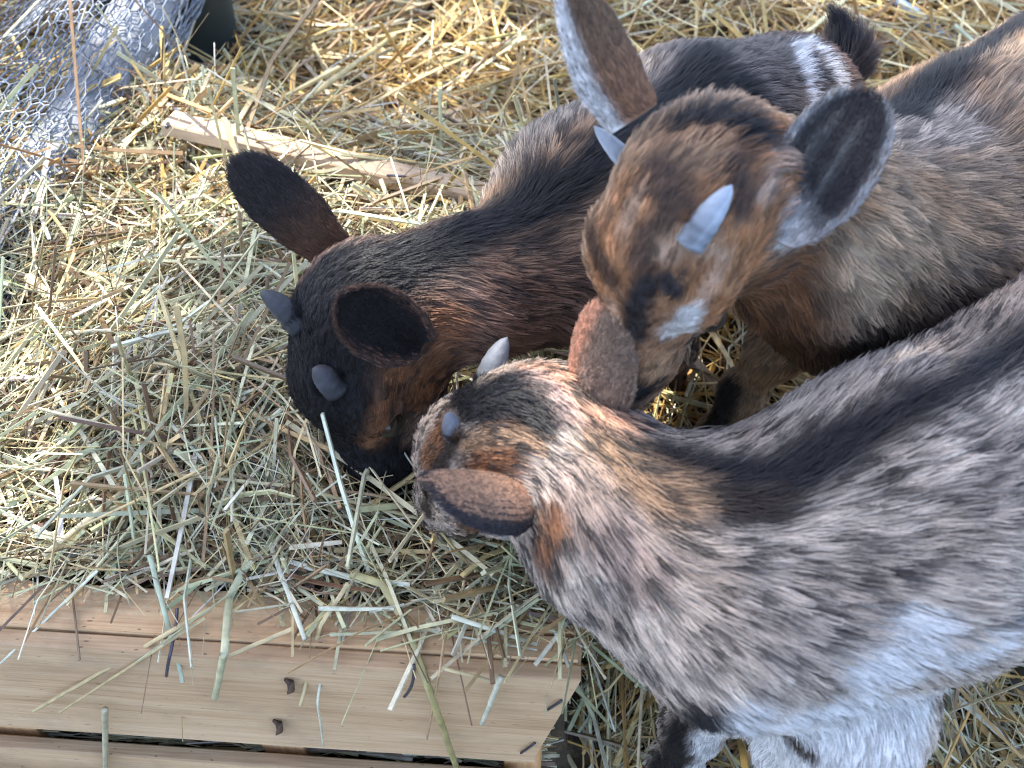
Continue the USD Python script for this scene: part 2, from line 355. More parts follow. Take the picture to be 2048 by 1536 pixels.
def fur(m, n, coat, flow, length, rng, lift=0.22, width=0.00038, clump=0.7, clump_n=0.085, streak=0.5, dark=SOOT, light=None, keep=None, contrast=1.0):
    """Strands on the mesh m. flow(X, N) -> direction, length(X) -> metres."""
    X, fi = trimesh.sample.sample_surface(m, n, seed=int(rng.integers(1 << 30)))
    X = np.asarray(X); N = m.face_normals[fi]
    if keep is not None:
        k = keep(X, N); X, N = X[k], N[k]
    n = len(X)
    T = flow(X, N); T = T + 0.55 * np.stack([noise(X * 38, 11 + i) - 0.5 for i in range(3)], -1) + rng.normal(0, 0.10, (n, 3))
    T = T - (T * N).sum(-1, keepdims=True) * N; T = unit(T)
    L = length(X) * rng.uniform(0.7, 1.15, n)
    lf = lift * rng.uniform(0.5, 1.6, n) * np.where(rng.random(n) < 0.12, 2.2, 1.0)
    s_ = np.array([0, 0.3, 0.65, 1.0])
    D = unit(T + lf[:, None] * N)
    pts = X[:, None] + L[:, None, None] * (s_[None, :, None] * D[:, None] - 0.32 * lf[:, None, None] * (s_ ** 2)[None, :, None] * N[:, None])
    pts[:, 0] -= N * 0.0006
    # clumps
    nc = max(int(n * clump_n), 8); seeds = rng.choice(n, nc, replace=False)
    _, near = cKDTree(X[seeds]).query(X)
    sp = pts[seeds][near]
    cl = clump * (s_ ** 1.3)[None, :, None] * rng.uniform(0.5, 1.2, n)[:, None, None]
    same = (np.linalg.norm(sp[:, 0] - pts[:, 0], axis=-1) < 0.02)[:, None, None]
    pts = pts + np.where(same, cl * (sp - pts) * 0.8, 0)
    pts += rng.normal(0, 1, (n, 4, 3)) * (0.00035 * s_)[None, :, None]
    # colours
    C = coat(X)
    cr = rng.random(nc)[near]; lum = C.mean(-1)
    q_ = cr + 0.45 * (fbm(X * 30, 3, 77) - 0.5) + 0.3 * (rng.random(n) - 0.5)
    mixv = np.clip(streak * 0.95 * sstep(0.50, 0.84, q_), 0, 0.94) * contrast
    mixv = mixv * sstep(0.01, 0.06, lum) * (1 - 0.85 * sstep(0.45, 0.65, lum))
    C = C * (1 - mixv[:, None]) + dark * mixv[:, None]
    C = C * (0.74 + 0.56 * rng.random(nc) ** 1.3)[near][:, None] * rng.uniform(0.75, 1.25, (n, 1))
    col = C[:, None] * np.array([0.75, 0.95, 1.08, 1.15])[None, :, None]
    W = width * rng.uniform(0.7, 1.3, n)[:, None] * np.array([1.0, 0.95, 0.75, 0.3])[None]
    return pts, W, np.clip(col, 0, 0.9)

GOATS = []
def build_goat(label, B, H, base, strokes, ears, horns, eyes, seed, nfur, length, extra_fur=None, eye_visible=True, horn_mat='horn', step=0.0032, keep=None, streak=0.5, lift=0.22, dark=SOOT, clump_n=0.085):
    rng = np.random.default_rng(seed)
    m = surface(B, step)
    v = m.vertices
    low = v[v[:, 2].argmin()]
    off = np.array([v[:, 0].mean(), v[:, 1].mean(), low[2]])
    t = thing('goat', label, 'goat', off)
    coat = Coat(m, base, strokes, seed)
    body = mesh('body', m, M['skin'], t, smooth=True, tint=coat(v) * 0.55, off=off)
    def flow(X, N):
        W = B.weights(X); f = (W[..., None] * np.array([b[5] for b in B])).sum(-2)
        hw = sum(W[..., i] for i, b in enumerate(B) if b[6] == 'head')
        return unit(f) + np.array([0, 0, -0.55]) * (1 - hw)[..., None]
    def leng(X):
        W = B.weights(X); o = 0
        for i, b in enumerate(B): o = o + W[..., i] * length[b[6]]
        return o
    ec_ = np.array(eyes)
    noeye = lambda X, N: np.min(np.linalg.norm(X[:, None] - ec_[None], axis=-1), 1) > 0.0098 * H.k
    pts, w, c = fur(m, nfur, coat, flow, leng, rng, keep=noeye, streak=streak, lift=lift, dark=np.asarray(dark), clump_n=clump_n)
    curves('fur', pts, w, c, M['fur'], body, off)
    for e in ears:
        em, info, a = ear_mesh(*e['at'], root=e.get('root_w', 0.34), point=e.get('point', False))
        s_, tt, inner = info.T
        ev = em.vertices
        def ecol(X, e=e, kd=cKDTree(ev), info=info):
            _, i = kd.query(X); s1, t1, n1 = info[i].T
            out = np.asarray(e['root'])[None] * (1 - sstep(0.1, 0.6, s1))[:, None] + np.asarray(e['back'])[None] * sstep(0.1, 0.6, s1)[:, None]
            inn = np.asarray(e['inner'])[None] + np.zeros((len(X), 3))
            hair = e.get('tuft')
            if hair is not None:
                w = (1 - (sstep(0.18, 0.42, s1 + 0.15 * np.abs(t1 + 0.5)) if 'short' in e else sstep(0.35, 0.75, s1 + 0.25 * np.abs(t1 + 0.5))))[:, None]; inn = inn * (1 - w) + np.asarray(hair) * w
            if 'streaks' in e:
                for tc in (-0.42, 0.12):
                    w = (0.55 * np.exp(-((t1 - tc) / 0.10) ** 2) * sstep(0.15, 0.4, s1) * (1 - sstep(0.7, 0.9, s1)))[:, None]; inn = inn * (1 - w) + np.asarray(e['streaks']) * w
            if 'edge' in e:
                hint, ce, wd = e['edge']; hp = P(hint[0], hint[1], 0.5)
                sg = 1 if np.linalg.norm(ev[info[:, 1] > 0.95].mean(0) - hp) < np.linalg.norm(ev[info[:, 1] < -0.95].mean(0) - hp) else -1; w = sstep(1 - wd, 1 - wd * 0.5, t1 * sg)[:, None]; out = out * (1 - w) + np.asarray(ce) * w
            rim = sstep(0.72, 0.95, np.abs(t1))[:, None] * 0.7
            inn = inn * (1 - rim) + np.asarray(e.get('rim', e['back'])) * rim
            return np.where(n1[:, None] > 0.5, inn, out)
        eg = mesh('ear', em, M['skin'], t, smooth=True, tint=ecol(ev) * 0.8, off=off)
        eflow = lambda X, N, a=a: np.broadcast_to(a, X.shape) * 1.0
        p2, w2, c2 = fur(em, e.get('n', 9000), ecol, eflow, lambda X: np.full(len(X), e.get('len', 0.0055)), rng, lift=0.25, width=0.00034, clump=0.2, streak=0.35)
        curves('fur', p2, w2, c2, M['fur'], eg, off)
    for hb in horns:
        base = cast(m, *hb[0]); tip = P(*hb[1], depth_of(base) - hb[2])
        hv, hf = horn_mesh(base, tip, hb[4] if len(hb) > 4 else np.zeros(3), hb[3])
        hd = unit(tip - base); ht = np.clip((hv - base) @ hd / np.linalg.norm(tip - base), -0.2, 1)
        hc = np.asarray(HORN[horn_mat]) * (0.45 + 0.65 * sstep(-0.05, 0.75, ht) + 0.22 * np.sin(ht * 34 + 3 * noise(hv * 300, 3)) * (1 - ht))[:, None]
        hc = hc * (0.75 + 0.5 * fbm(hv * 420, 3, 6))[:, None]
        hg = mesh('horn', (hv, hf), M['horn'], t, smooth=True, tint=np.clip(hc, 0.004, 0.8), off=off)
        k_ = 520; ph = rng.uniform(0, 2 * np.pi, k_); x1 = unit(np.cross(hd, [0.2, 0.9, 0.3])); x2 = np.cross(hd, x1)
        rd = np.cos(ph)[:, None] * x1 + np.sin(ph)[:, None] * x2
        root, _, ti = trimesh.proximity.closest_point(m, base + rd * hb[3] * rng.uniform(0.95, 1.25, k_)[:, None]); nn = m.face_normals[ti]
        dr = unit(hd * rng.uniform(0.5, 1.1, k_)[:, None] + rd * rng.uniform(0.05, 0.5, k_)[:, None] + 0.25 * nn + rng.normal(0, 0.12, (k_, 3)))
        sq = np.array([0, 0.35, 0.7, 1.0]); hp_ = root[:, None] + (rng.uniform(0.003, 0.0085, k_)[:, None] * sq)[..., None] * dr[:, None]
        hcol = np.clip(coat(root)[:, None] * rng.uniform(0.6, 1.3, (k_, 1, 1)) * np.array([0.8, 1, 1, 1.1])[None, :, None], 0, 0.9)
        curves('base_hair', hp_, 0.00036 * rng.uniform(0.7, 1.3, k_)[:, None] * np.array([1, 0.95, 0.75, 0.3])[None], hcol, M['fur'], hg, off)
    for kn, ft, fr in B.feet:
        ax_ = unit(ft - kn); sd_ = unit(np.cross(ax_, [0.3, 0.9, 0.1])); claws = []
        for sg in (-1, 1):
            claws.append(tube_mesh(np.array([ft - ax_ * 0.012, ft + ax_ * 0.006, ft + ax_ * 0.020, ft + ax_ * 0.030]) + sd_ * sg * fr * 0.52, np.array([0.55, 0.68, 0.80, 0.74]) * fr, 10))
        mesh('hoof', (np.vstack([c[0] for c in claws]), np.vstack([claws[0][1], claws[1][1] + len(claws[0][0])])), M['hoof'], t, smooth=40, off=off)
    for ec in eyes:
        e = trimesh.creation.icosphere(3, 0.0100 * H.k); e.apply_translation(ec); mesh('eye', e, M['eye'], t, smooth=True, off=off)
    for sg in (-1, 1):
        e = trimesh.creation.icosphere(2, 0.0032 * H.k); e.vertices *= [1.0, 0.6, 1.0]; e.apply_translation(H(0.1475, sg * 0.0095 * H.rs, -0.010)); mesh('nostril', e, M['eye'], t, smooth=True, off=off)
    GOATS.append((B, m))
    return t, m, coat, off
LEN = {'head': 0.0075, 'neck': 0.017, 'body': 0.019, 'leg': 0.013, 'shank': 0.008, 'tail': 0.024}
def agouti(c0, c1, seed, scale=(26, 26, 26), bias=0.5):
    return lambda X: np.asarray(c0) + (np.asarray(c1) - np.asarray(c0)) * sstep(bias - 0.22, bias + 0.22, fbm(X * np.array(scale), 3, seed))[:, None]

def leg(B, pts, kind='leg', k=0.02):
    for i, ((a, ra), (b, rb)) in enumerate(zip(pts[:-1], pts[1:])): B.add(a, ra, b, rb, k, None, kind if i == 0 else 'shank')
    B.feet = getattr(B, 'feet', []) + [(np.asarray(pts[-2][0], float), np.asarray(pts[-1][0], float), pts[-1][1])]
def down(p, dx, dy, z): return np.array([p[0] + dx, p[1] + dy, z])

# --- goat with the black head, feeding in the middle
HA = Head(P(640, 532, 0.645), P(805, 705, 0.588), P(742, 995, 0.692), 1.14).fix(P(500, 700, 0.6) - P(700, 700, 0.62))
BA = Bones(); head_bones(BA, HA)
BA.add(HA(0.0, 0, -0.012), 0.038, P(960, 575, 0.632), 0.038, 0.02, None, 'neck')
BA.add(P(960, 575, 0.632), 0.038, P(1130, 520, 0.66), 0.052, 0.03, None, 'neck')
BA.add(P(1130, 500, 0.67), 0.052, P(1180, 440, 0.70), 0.064, 0.03, None, 'body')
BA.add(P(1175, 430, 0.69), 0.066, P(1380, 320, 0.785), 0.080, 0.03)
BA.add(P(1380, 320, 0.785), 0.080, P(1550, 250, 0.86), 0.074, 0.03)
_sh, _hip = P(1190, 470, 0.72), P(1560, 270, 0.88)
for sg in (-1, 1):
    a = _sh + np.array([0.035 + 0.04 * sg, 0.03 + 0.02 * sg, -0.02]); leg(BA, [(a, 0.034), (down(a, 0.015, 0.02, 0.19), 0.019), (down(a, 0.02, 0.03, 0.11), 0.016), (down(a, 0.02, 0.03, 0.03), 0.013)])
    a = _hip + np.array([0.02 + 0.045 * sg, -0.02 * sg, -0.01]); leg(BA, [(a, 0.045), (down(a, -0.01, -0.01, 0.20), 0.028), (down(a, 0.03, 0.03, 0.13), 0.015), (down(a, 0.02, 0.02, 0.03), 0.013)])
BA.add(P(1668, 175, 0.88), 0.015, P(1690, 115, 0.875), 0.019, 0.015, None, 'tail'); BA.add(P(1690, 115, 0.875), 0.019, P(1682, 58, 0.865), 0.008, 0.015, None, 'tail')
strokesA = [
    (TAN, 0.055, 0.5, [(1020, 380), (1100, 300), (1200, 250)]), (GREY, 0.02, 0.6, [(1000, 350), (1100, 255), (1180, 215)]),
    (GREY, 0.075, 0.4, [(1380, 200), (1500, 180)]), (GREY, 0.05, 0.5, [(1330, 130), (1450, 60)]),
    (BLACK, 0.022, 0.5, [(780, 520), (880, 480), (1000, 440), (1080, 400)]), (BLACK, 0.015, 0.5, [(1080, 400), (1150, 365), (1220, 290), (1300, 215), (1400, 125), (1500, 78), (1580, 62)]), ((0.42, 0.34, 0.27), 0.020, 0.6, [(985, 370), (1060, 290), (1160, 220), (1280, 150)]),
    (GREY, 0.06, 0.4, [(1540, 110), (1600, 190)]), (BLACK, 0.014, 0.5, [(1400, 110), (1500, 72), (1580, 62)]), (WHITE, 0.0085, 0.25, [(1590, 95), (1602, 160), (1618, 225), (1605, 270)]),
    (BLACK, 0.030, 0.35, [(660, 560), (610, 640), (580, 720), (620, 800), (690, 880), (720, 960)]), (BLACK, 0.022, 0.4, [(720, 620), (680, 760), (760, 930), (790, 980)]),
    (BLACK, 0.02, 0.5, [(760, 540), (700, 520)]), (CHEST, 0.010, 0.6, [(800, 740), (770, 830), (750, 880)]), (CHEST, 0.014, 0.6, [(870, 640), (880, 720), (840, 800)]),
    (GREY * 0.5, 0.022, 0.5, [(1695, 130), (1692, 70)]), (BLACK, 0.010, 0.5, [(1690, 90), (1685, 60)]), (WHITE, 0.0095, 0.25, [(1612, 92), (1640, 115), (1662, 150), (1672, 195)]),
]
fwdA = P(480, 338, 0.615)
earsA = [dict(at=(P(668, 512, 0.640), P(470, 320, 0.600), P(700, 300, 0.9) - P(600, 400, 0.62), 0.034, 0.0, 0.5), root_w=0.8, back=SOOT * 1.1, root=(0.16, 0.085, 0.05), inner=BLACK * 1.5, n=12000),
         dict(at=(P(848, 690, 0.585), P(688, 598, 0.545), P(730, 720, 0.50) - P(770, 650, 0.575), 0.040, -0.05, 0.85), back=(0.11, 0.06, 0.04), root=(0.2, 0.10, 0.06), inner=BLACK, rim=(0.05, 0.03, 0.025), n=11000)]
hornsA = [((562, 640), (520, 583), 0.004, 0.0085, np.array([0.0, 0.001, 0.002])), ((664, 772), (624, 738), 0.010, 0.0085, np.array([0.0, 0.0, 0.003]))]
eyesA = [HA(0.068, 0.0295 * HA.rs, 0.003), HA(0.068, -0.0295 * HA.rs, 0.003)]
baseA = agouti((0.21, 0.115, 0.075), (0.33, 0.21, 0.155), 21)
goatA = build_goat('black headed brown goat with dark ears feeding nose down in the hay', BA, HA, baseA, strokesA, earsA, hornsA, eyesA, 101, 170000, LEN, streak=0.9, horn_mat='horn_dark')

# --- goat with its head raised in front, upper right
HB = Head(P(1262, 245, 0.470), P(1562, 438, 0.446), P(1218, 800, 0.532), 1.14).fix(CAM - P(1300, 500, 0.48))
BB = Bones(); head_bones(BB, HB, 0.028)
BB.add(HB(0.008, 0, -0.024), 0.036, P(1640, 470, 0.56), 0.050, 0.025, None, 'neck')
BB.add(P(1620, 480, 0.56), 0.052, P(1740, 500, 0.62), 0.075, 0.03, None, 'neck')
BB.add(P(1740, 500, 0.63), 0.078, P(1930, 420, 0.69), 0.094, 0.03)
BB.add(P(1930, 420, 0.69), 0.094, P(2330, 130, 0.80), 0.096, 0.03)
_sh = P(1640, 640, 0.70)
leg(BB, [(_sh, 0.030), (P(1553, 700, 0.74), 0.0175), (P(1485, 785, 0.80), 0.0150), (P(1432, 870, 0.87), 0.014), (P(1405, 930, 0.95), 0.0135)])
a = P(1790, 600, 0.72); leg(BB, [(a, 0.045), (down(a, 0.01, 0.02, 0.2), 0.022), (down(a, 0.01, 0.04, 0.12), 0.017), (down(a, 0.01, 0.04, 0.03), 0.014)])
a = P(2330, 200, 0.84)
for sg in (-1, 1):
    q = a + np.array([0.05 * sg, 0.05 * sg, -0.03]); leg(BB, [(q, 0.05), (down(q, -0.02, 0.0, 0.2), 0.03), (down(q, 0.03, 0.03, 0.13), 0.016), (down(q, 0.02, 0.02, 0.03), 0.014)])
strokesB = [
    (TAN * 1.05, 0.03, 0.6, [(1750, 230), (1830, 160), (1950, 60)]), (BEIGE, 0.03, 0.6, [(1800, 130), (1950, 20)]),
    (BLACK, 0.020, 0.45, [(1770, 230), (1870, 165), (1980, 85), (2048, 40), (2200, -60)]),
    (DARK, 0.035, 0.6, [(1600, 720), (1750, 700), (1900, 640)]), (CHEST * 0.8, 0.03, 0.6, [(1540, 560), (1560, 680)]),
    (np.array([0.42, 0.215, 0.105]), 0.034, 0.4, [(1400, 330), (1300, 430), (1250, 560), (1330, 620), (1420, 560), (1500, 400), (1560, 330)]), (np.array([0.38, 0.22, 0.13]), 0.03, 0.4, [(1300, 680), (1290, 760)]),
    (BLACK, 0.011, 0.5, [(1350, 250), (1440, 240), (1520, 270)]), (np.array([0.11, 0.065, 0.045]), 0.007, 0.6, [(1390, 300), (1330, 370)]), (TAN, 0.008, 0.7, [(1250, 330), (1350, 310), (1430, 320)]),
    (np.array([0.11, 0.065, 0.045]), 0.009, 0.6, [(1310, 330), (1360, 420), (1280, 520)]), (np.array([0.11, 0.065, 0.045]), 0.008, 0.6, [(1470, 330), (1480, 420)]), (TAN, 0.006, 0.6, [(1330, 500), (1400, 480)]),
    (np.array([0.11, 0.065, 0.045]), 0.007, 0.6, [(1180, 480), (1220, 560)]), (TAN, 0.006, 0.6, [(1180, 400), (1150, 480)]),
    (BLACK * 1.6, 0.007, 0.5, [(1290, 570), (1268, 620), (1268, 670)]), (BLACK * 2, 0.005, 0.6, [(1330, 560), (1350, 590)]),
    ((0.60, 0.42, 0.30), 0.0050, 0.7, [(1165, 400), (1138, 500), (1145, 560)]), ((0.58, 0.40, 0.28), 0.0042, 0.7, [(1330, 505), (1400, 492), (1450, 520)]), ((0.56, 0.38, 0.27), 0.0040, 0.7, [(1430, 560), (1395, 610)]), ((0.60, 0.44, 0.34), 0.0050, 0.7, [(1555, 300), (1530, 390)]), ((0.58, 0.40, 0.29), 0.0035, 0.7, [(1225, 610), (1232, 680)]), ((0.55, 0.36, 0.24), 0.0035, 0.7, [(1270, 400), (1240, 470)]),
    (WHITE * 0.9, 0.0064, 0.4, [(1343, 668), (1378, 628)]), (WHITE * 0.85, 0.005, 0.5, [(1128, 470), (1140, 540)]),
    (np.array([0.40, 0.24, 0.14]), 0.010, 0.5, [(1330, 725), (1300, 765)]), (BLACK * 1.5, 0.0036, 0.5, [(1365, 692), (1450, 650), (1480, 632)]), (BLACK, 0.0022, 0.4, [(1262, 780), (1320, 765)]), (BLACK, 0.013, 0.4, [(1215, 800), (1235, 770), (1260, 790)]),
    (WHITE * 0.8, 0.010, 0.5, [(1570, 480), (1590, 430)]), (WHITE * 0.7, 0.007, 0.5, [(1195, 320), (1215, 250)]),
    (BLACK, 0.013, 0.4, [(1465, 780), (1430, 850), (1400, 890)]), (TAN * 0.8, 0.008, 0.5, [(1520, 760), (1480, 850), (1450, 890)]),
]
earsB = [dict(at=(P(1290, 225, 0.470), P(1125, -60, 0.455), P(1000, 200, 0.53) - P(1200, 150, 0.46), 0.038, 0.0, 0.7), root_w=0.9, point=True, edge=((1150, 200), WHITE * 0.8, 0.5), back=(0.16, 0.10, 0.06), root=(0.26, 0.14, 0.08), inner=BLACK * 2, tuft=WHITE * 0.75, rim=WHITE * 0.6, n=9000),
         dict(at=(P(1560, 485, 0.456), P(1742, 192, 0.452), P(1600, 330, 0.36) - P(1660, 330, 0.45), 0.038, 0.0, 0.55), back=(0.12, 0.07, 0.045), root=(0.2, 0.1, 0.055), inner=BLACK * 1.6, tuft=WHITE * 0.62, rim=(0.42, 0.43, 0.44), streaks=(0.16, 0.165, 0.165), short=True, n=9000)]
hornsB = [((1394, 466), (1464, 370), 0.012, 0.0072), ((1208, 330), (1188, 252), 0.004, 0.0062)]
eyesB = [HB(0.068, 0.0300 * HB.rs, 0.003), HB(0.068, -0.0300 * HB.rs, 0.003)]
baseB = agouti((0.37, 0.24, 0.145), (0.50, 0.37, 0.26), 33, bias=0.48)
goatB = build_goat('brown goat at the right with raised head, pale horns and wide open ears', BB, HB, baseB, strokesB, earsB, hornsB, eyesB, 202, 160000, LEN, streak=0.62, horn_mat='horn_pale')

# --- grizzled goat in the lower right
HC = Head(P(1092, 770, 0.560), P(1058, 985, 0.532), P(838, 1012, 0.672), 1.10).fix(P(900, 780, 0.5) - P(1085, 885, 0.545))
BC = Bones(); head_bones(BC, HC)
BC.add(HC(-0.002, 0, -0.014), 0.039, P(1240, 1046, 0.537), 0.046, 0.025, None, 'neck')
BC.add(P(1240, 1046, 0.537), 0.046, P(1485, 1155, 0.535), 0.070, 0.03, None, 'neck')
BC.add(P(1485, 1150, 0.535), 0.070, P(1800, 1040, 0.535), 0.077, 0.03)
BC.add(P(1800, 1040, 0.535), 0.077, P(2350, 695, 0.58), 0.080, 0.03)
a = P(1640, 1240, 0.54)
leg(BC, [(a, 0.052), (P(1695, 1395, 0.56), 0.043), (P(1640, 1490, 0.62), 0.037), (P(1590, 1620, 0.72), 0.02), (P(1570, 1740, 0.82), 0.015)])
leg(BC, [(P(1500, 1270, 0.60), 0.045), (P(1440, 1370, 0.64), 0.024), (P(1385, 1450, 0.70), 0.0185), (P(1350, 1530, 0.76), 0.0165), (P(1345, 1570, 0.80), 0.017)])
a = P(2520, 800, 0.62)
for sg in (-1, 1):
    q = a + np.array([0.05 * sg, 0.05 * sg, -0.03]); leg(BC, [(q, 0.05), (down(q, -0.02, 0.0, 0.19), 0.03), (down(q, 0.03, 0.0, 0.12), 0.016), (down(q, 0.02, 0.0, 0.03), 0.014)])
strokesC = [
    (BLACK * 1.5, 0.010, 0.6, [(1180, 860), (1290, 900), (1400, 950)]), (BLACK * 1.6, 0.014, 0.7, [(1440, 960), (1540, 975), (1640, 915)]), (BLACK * 1.6, 0.0125, 0.8, [(1600, 935), (1800, 830), (1950, 750), (2048, 695)]),
    (DARK * 0.7, 0.010, 0.6, [(1300, 950), (1420, 1010), (1520, 1020)]),
    (PINK * 1.1, 0.015, 0.5, [(1080, 740), (1150, 780), (1210, 820)]), ((0.46, 0.34, 0.30), 0.013, 0.5, [(1040, 760), (1090, 800)]), (TAN * 1.1, 0.014, 0.6, [(1180, 900), (1260, 950), (1330, 1000)]),
    ((0.47, 0.36, 0.30), 0.016, 0.5, [(1130, 960), (1200, 1040), (1270, 1110)]),
    (BLACK, 0.016, 0.4, [(1000, 780), (960, 800), (1050, 845)]), (BLACK, 0.012, 0.4, [(945, 770), (920, 800), (1000, 850)]),
    (CHEST, 0.012, 0.5, [(880, 870), (860, 920)]), (CHEST * 1.1, 0.013, 0.5, [(960, 910), (1000, 900), (950, 960)]), (TAN, 0.006, 0.6, [(920, 890), (990, 870), (1060, 880)]),
    (DARK, 0.006, 0.6, [(905, 880), (880, 940)]), (DARK, 0.006, 0.5, [(860, 980), (850, 1020)]), (CHEST * 1.2, 0.012, 0.5, [(930, 1020), (990, 1060)]), (CHEST * 1.1, 0.010, 0.6, [(1080, 1080), (1100, 1020)]),
    (WHITE * 0.75, 0.014, 0.5, [(1000, 1090), (1040, 1120)]),
    (WHITE, 0.0155, 0.4, [(1810, 1250), (1780, 1315), (1715, 1330)]), (WHITE * 0.7, 0.007, 0.7, [(2060, 1215), (2000, 1245)]), (WHITE, 0.008, 0.6, [(1880, 1310), (1960, 1280)]),
    (WHITE, 0.016, 0.5, [(1570, 1430), (1700, 1405), (1830, 1425)]), (WHITE, 0.04, 0.3, [(1560, 1530), (1700, 1500), (1650, 1600)]), (DARK, 0.006, 0.5, [(1580, 1470), (1620, 1500)]),
    (BLACK, 0.020, 0.4, [(1400, 1420), (1360, 1500), (1330, 1560)]), (WHITE * 0.9, 0.011, 0.5, [(1470, 1400), (1420, 1480), (1400, 1560)]),
]
earsC = [dict(at=(P(1092, 968, 0.522), P(860, 956, 0.488), P(966, 1080, 0.512) - P(970, 925, 0.49), 0.050, 0.02, 0.95), root_w=0.6, edge=((970, 1060), BLACK * 3, 0.26), back=(0.42, 0.25, 0.155), root=(0.54, 0.29, 0.17), inner=BLACK * 2, tuft=TAN * 0.9, rim=BLACK * 3, n=12000),
         dict(at=(P(1165, 800, 0.532), P(1229, 600, 0.478), P(1330, 760, 0.60) - P(1180, 700, 0.50), 0.041, 0.0, 0.55), root_w=1.0, point=True, edge=((1100, 700), (0.60, 0.33, 0.22), 0.9), back=(0.30, 0.215, 0.165), root=(0.40, 0.27, 0.20), inner=BLACK * 3, n=14000, len=0.0045)]
hornsC = [((990, 738), (1015, 674), 0.006, 0.0095, np.array([-0.002, 0.0, 0.001])), ((906, 862), (897, 826), 0.012, 0.0062)]
eyesC = [HC(0.068, 0.0295 * HC.rs, 0.003), HC(0.068, -0.0295 * HC.rs, 0.003)]
baseC = agouti((0.44, 0.35, 0.28), (0.62, 0.53, 0.45), 44, bias=0.45)
goatC = build_goat('grizzled grey goat across the lower right with white belly and legs, nose in the hay', BC, HC, baseC, strokesC, earsC, hornsC, eyesC, 303, 240000, LEN, streak=1.08, dark=(0.042, 0.034, 0.031), clump_n=0.12)

# ------------------------------------------------------------------ loose hay and straw
def strands(rng, C, ang, tilt, L, R, flat, curve, kink, roll, tint, sides=4, npts=4, split=0.0):
    """Stalks as thin tubes: C centre, ang heading, tilt slope, L length, R half width, flat = thickness / width."""
    n = len(C); t = np.linspace(-0.5, 0.5, npts)
    ca, sa, ct, st = np.cos(ang), np.sin(ang), np.cos(tilt), np.sin(tilt)
    A = np.stack([ca * ct, sa * ct, st], -1); Lv = np.stack([-sa, ca, np.zeros(n)], -1); Uv = np.cross(A, Lv)
    cr, ck = curve[:, None], kink[:, None]
    tt = t[None]
    latc = cr * (tt ** 2 - 0.08) * 2 + ck * np.abs(tt)
    vert = -0.25 * np.abs(cr) * (tt ** 2) + 0.25 * roll[:, None] * (tt ** 2 - 0.08)
    p = C[:, None] + L[:, None, None] * (tt[..., None] * A[:, None] + latc[..., None] * Lv[:, None] + vert[..., None] * Uv[:, None])
    d = unit(np.gradient(p, axis=1))
    ro = roll * 9.0
    s0 = np.cos(ro)[:, None] * Lv + np.sin(ro)[:, None] * Uv
    S = unit(s0[:, None] - (s0[:, None] * d).sum(-1, keepdims=True) * d); Q = np.cross(d, S)
    th = np.arange(sides) / sides * 2 * np.pi + (np.pi / sides if sides == 4 else 0)
    taper = np.interp(t, [-0.5, 0.5], [1.0, 0.72])[None, :, None, None]
    V = p[:, :, None] + taper * R[:, None, None, None] * (np.cos(th)[None, None, :, None] * S[:, :, None] + (flat[:, None, None, None] * np.sin(th)[None, None, :, None]) * Q[:, :, None])
    k = npts * sides
    i, j = np.meshgrid(np.arange(npts - 1), np.arange(sides), indexing='ij')
    q = np.stack([i * sides + j, i * sides + (j + 1) % sides, (i + 1) * sides + (j + 1) % sides, (i + 1) * sides + j], -1).reshape(-1, 4)
    f = np.vstack([q[:, [0, 1, 2]], q[:, [0, 2, 3]]])
    e = np.array([[0, 2, 1], [0, 3, 2]]) if sides == 4 else np.array([[0, 2, 1]])
    f = np.vstack([f, e, (e[:, ::-1] + (npts - 1) * sides)])
    F = (np.arange(n)[:, None, None] * k + f[None]).reshape(-1, 3)
    T = np.repeat(tint, k, axis=0)
    return p, V.reshape(n, k, 3), F, T, k, f
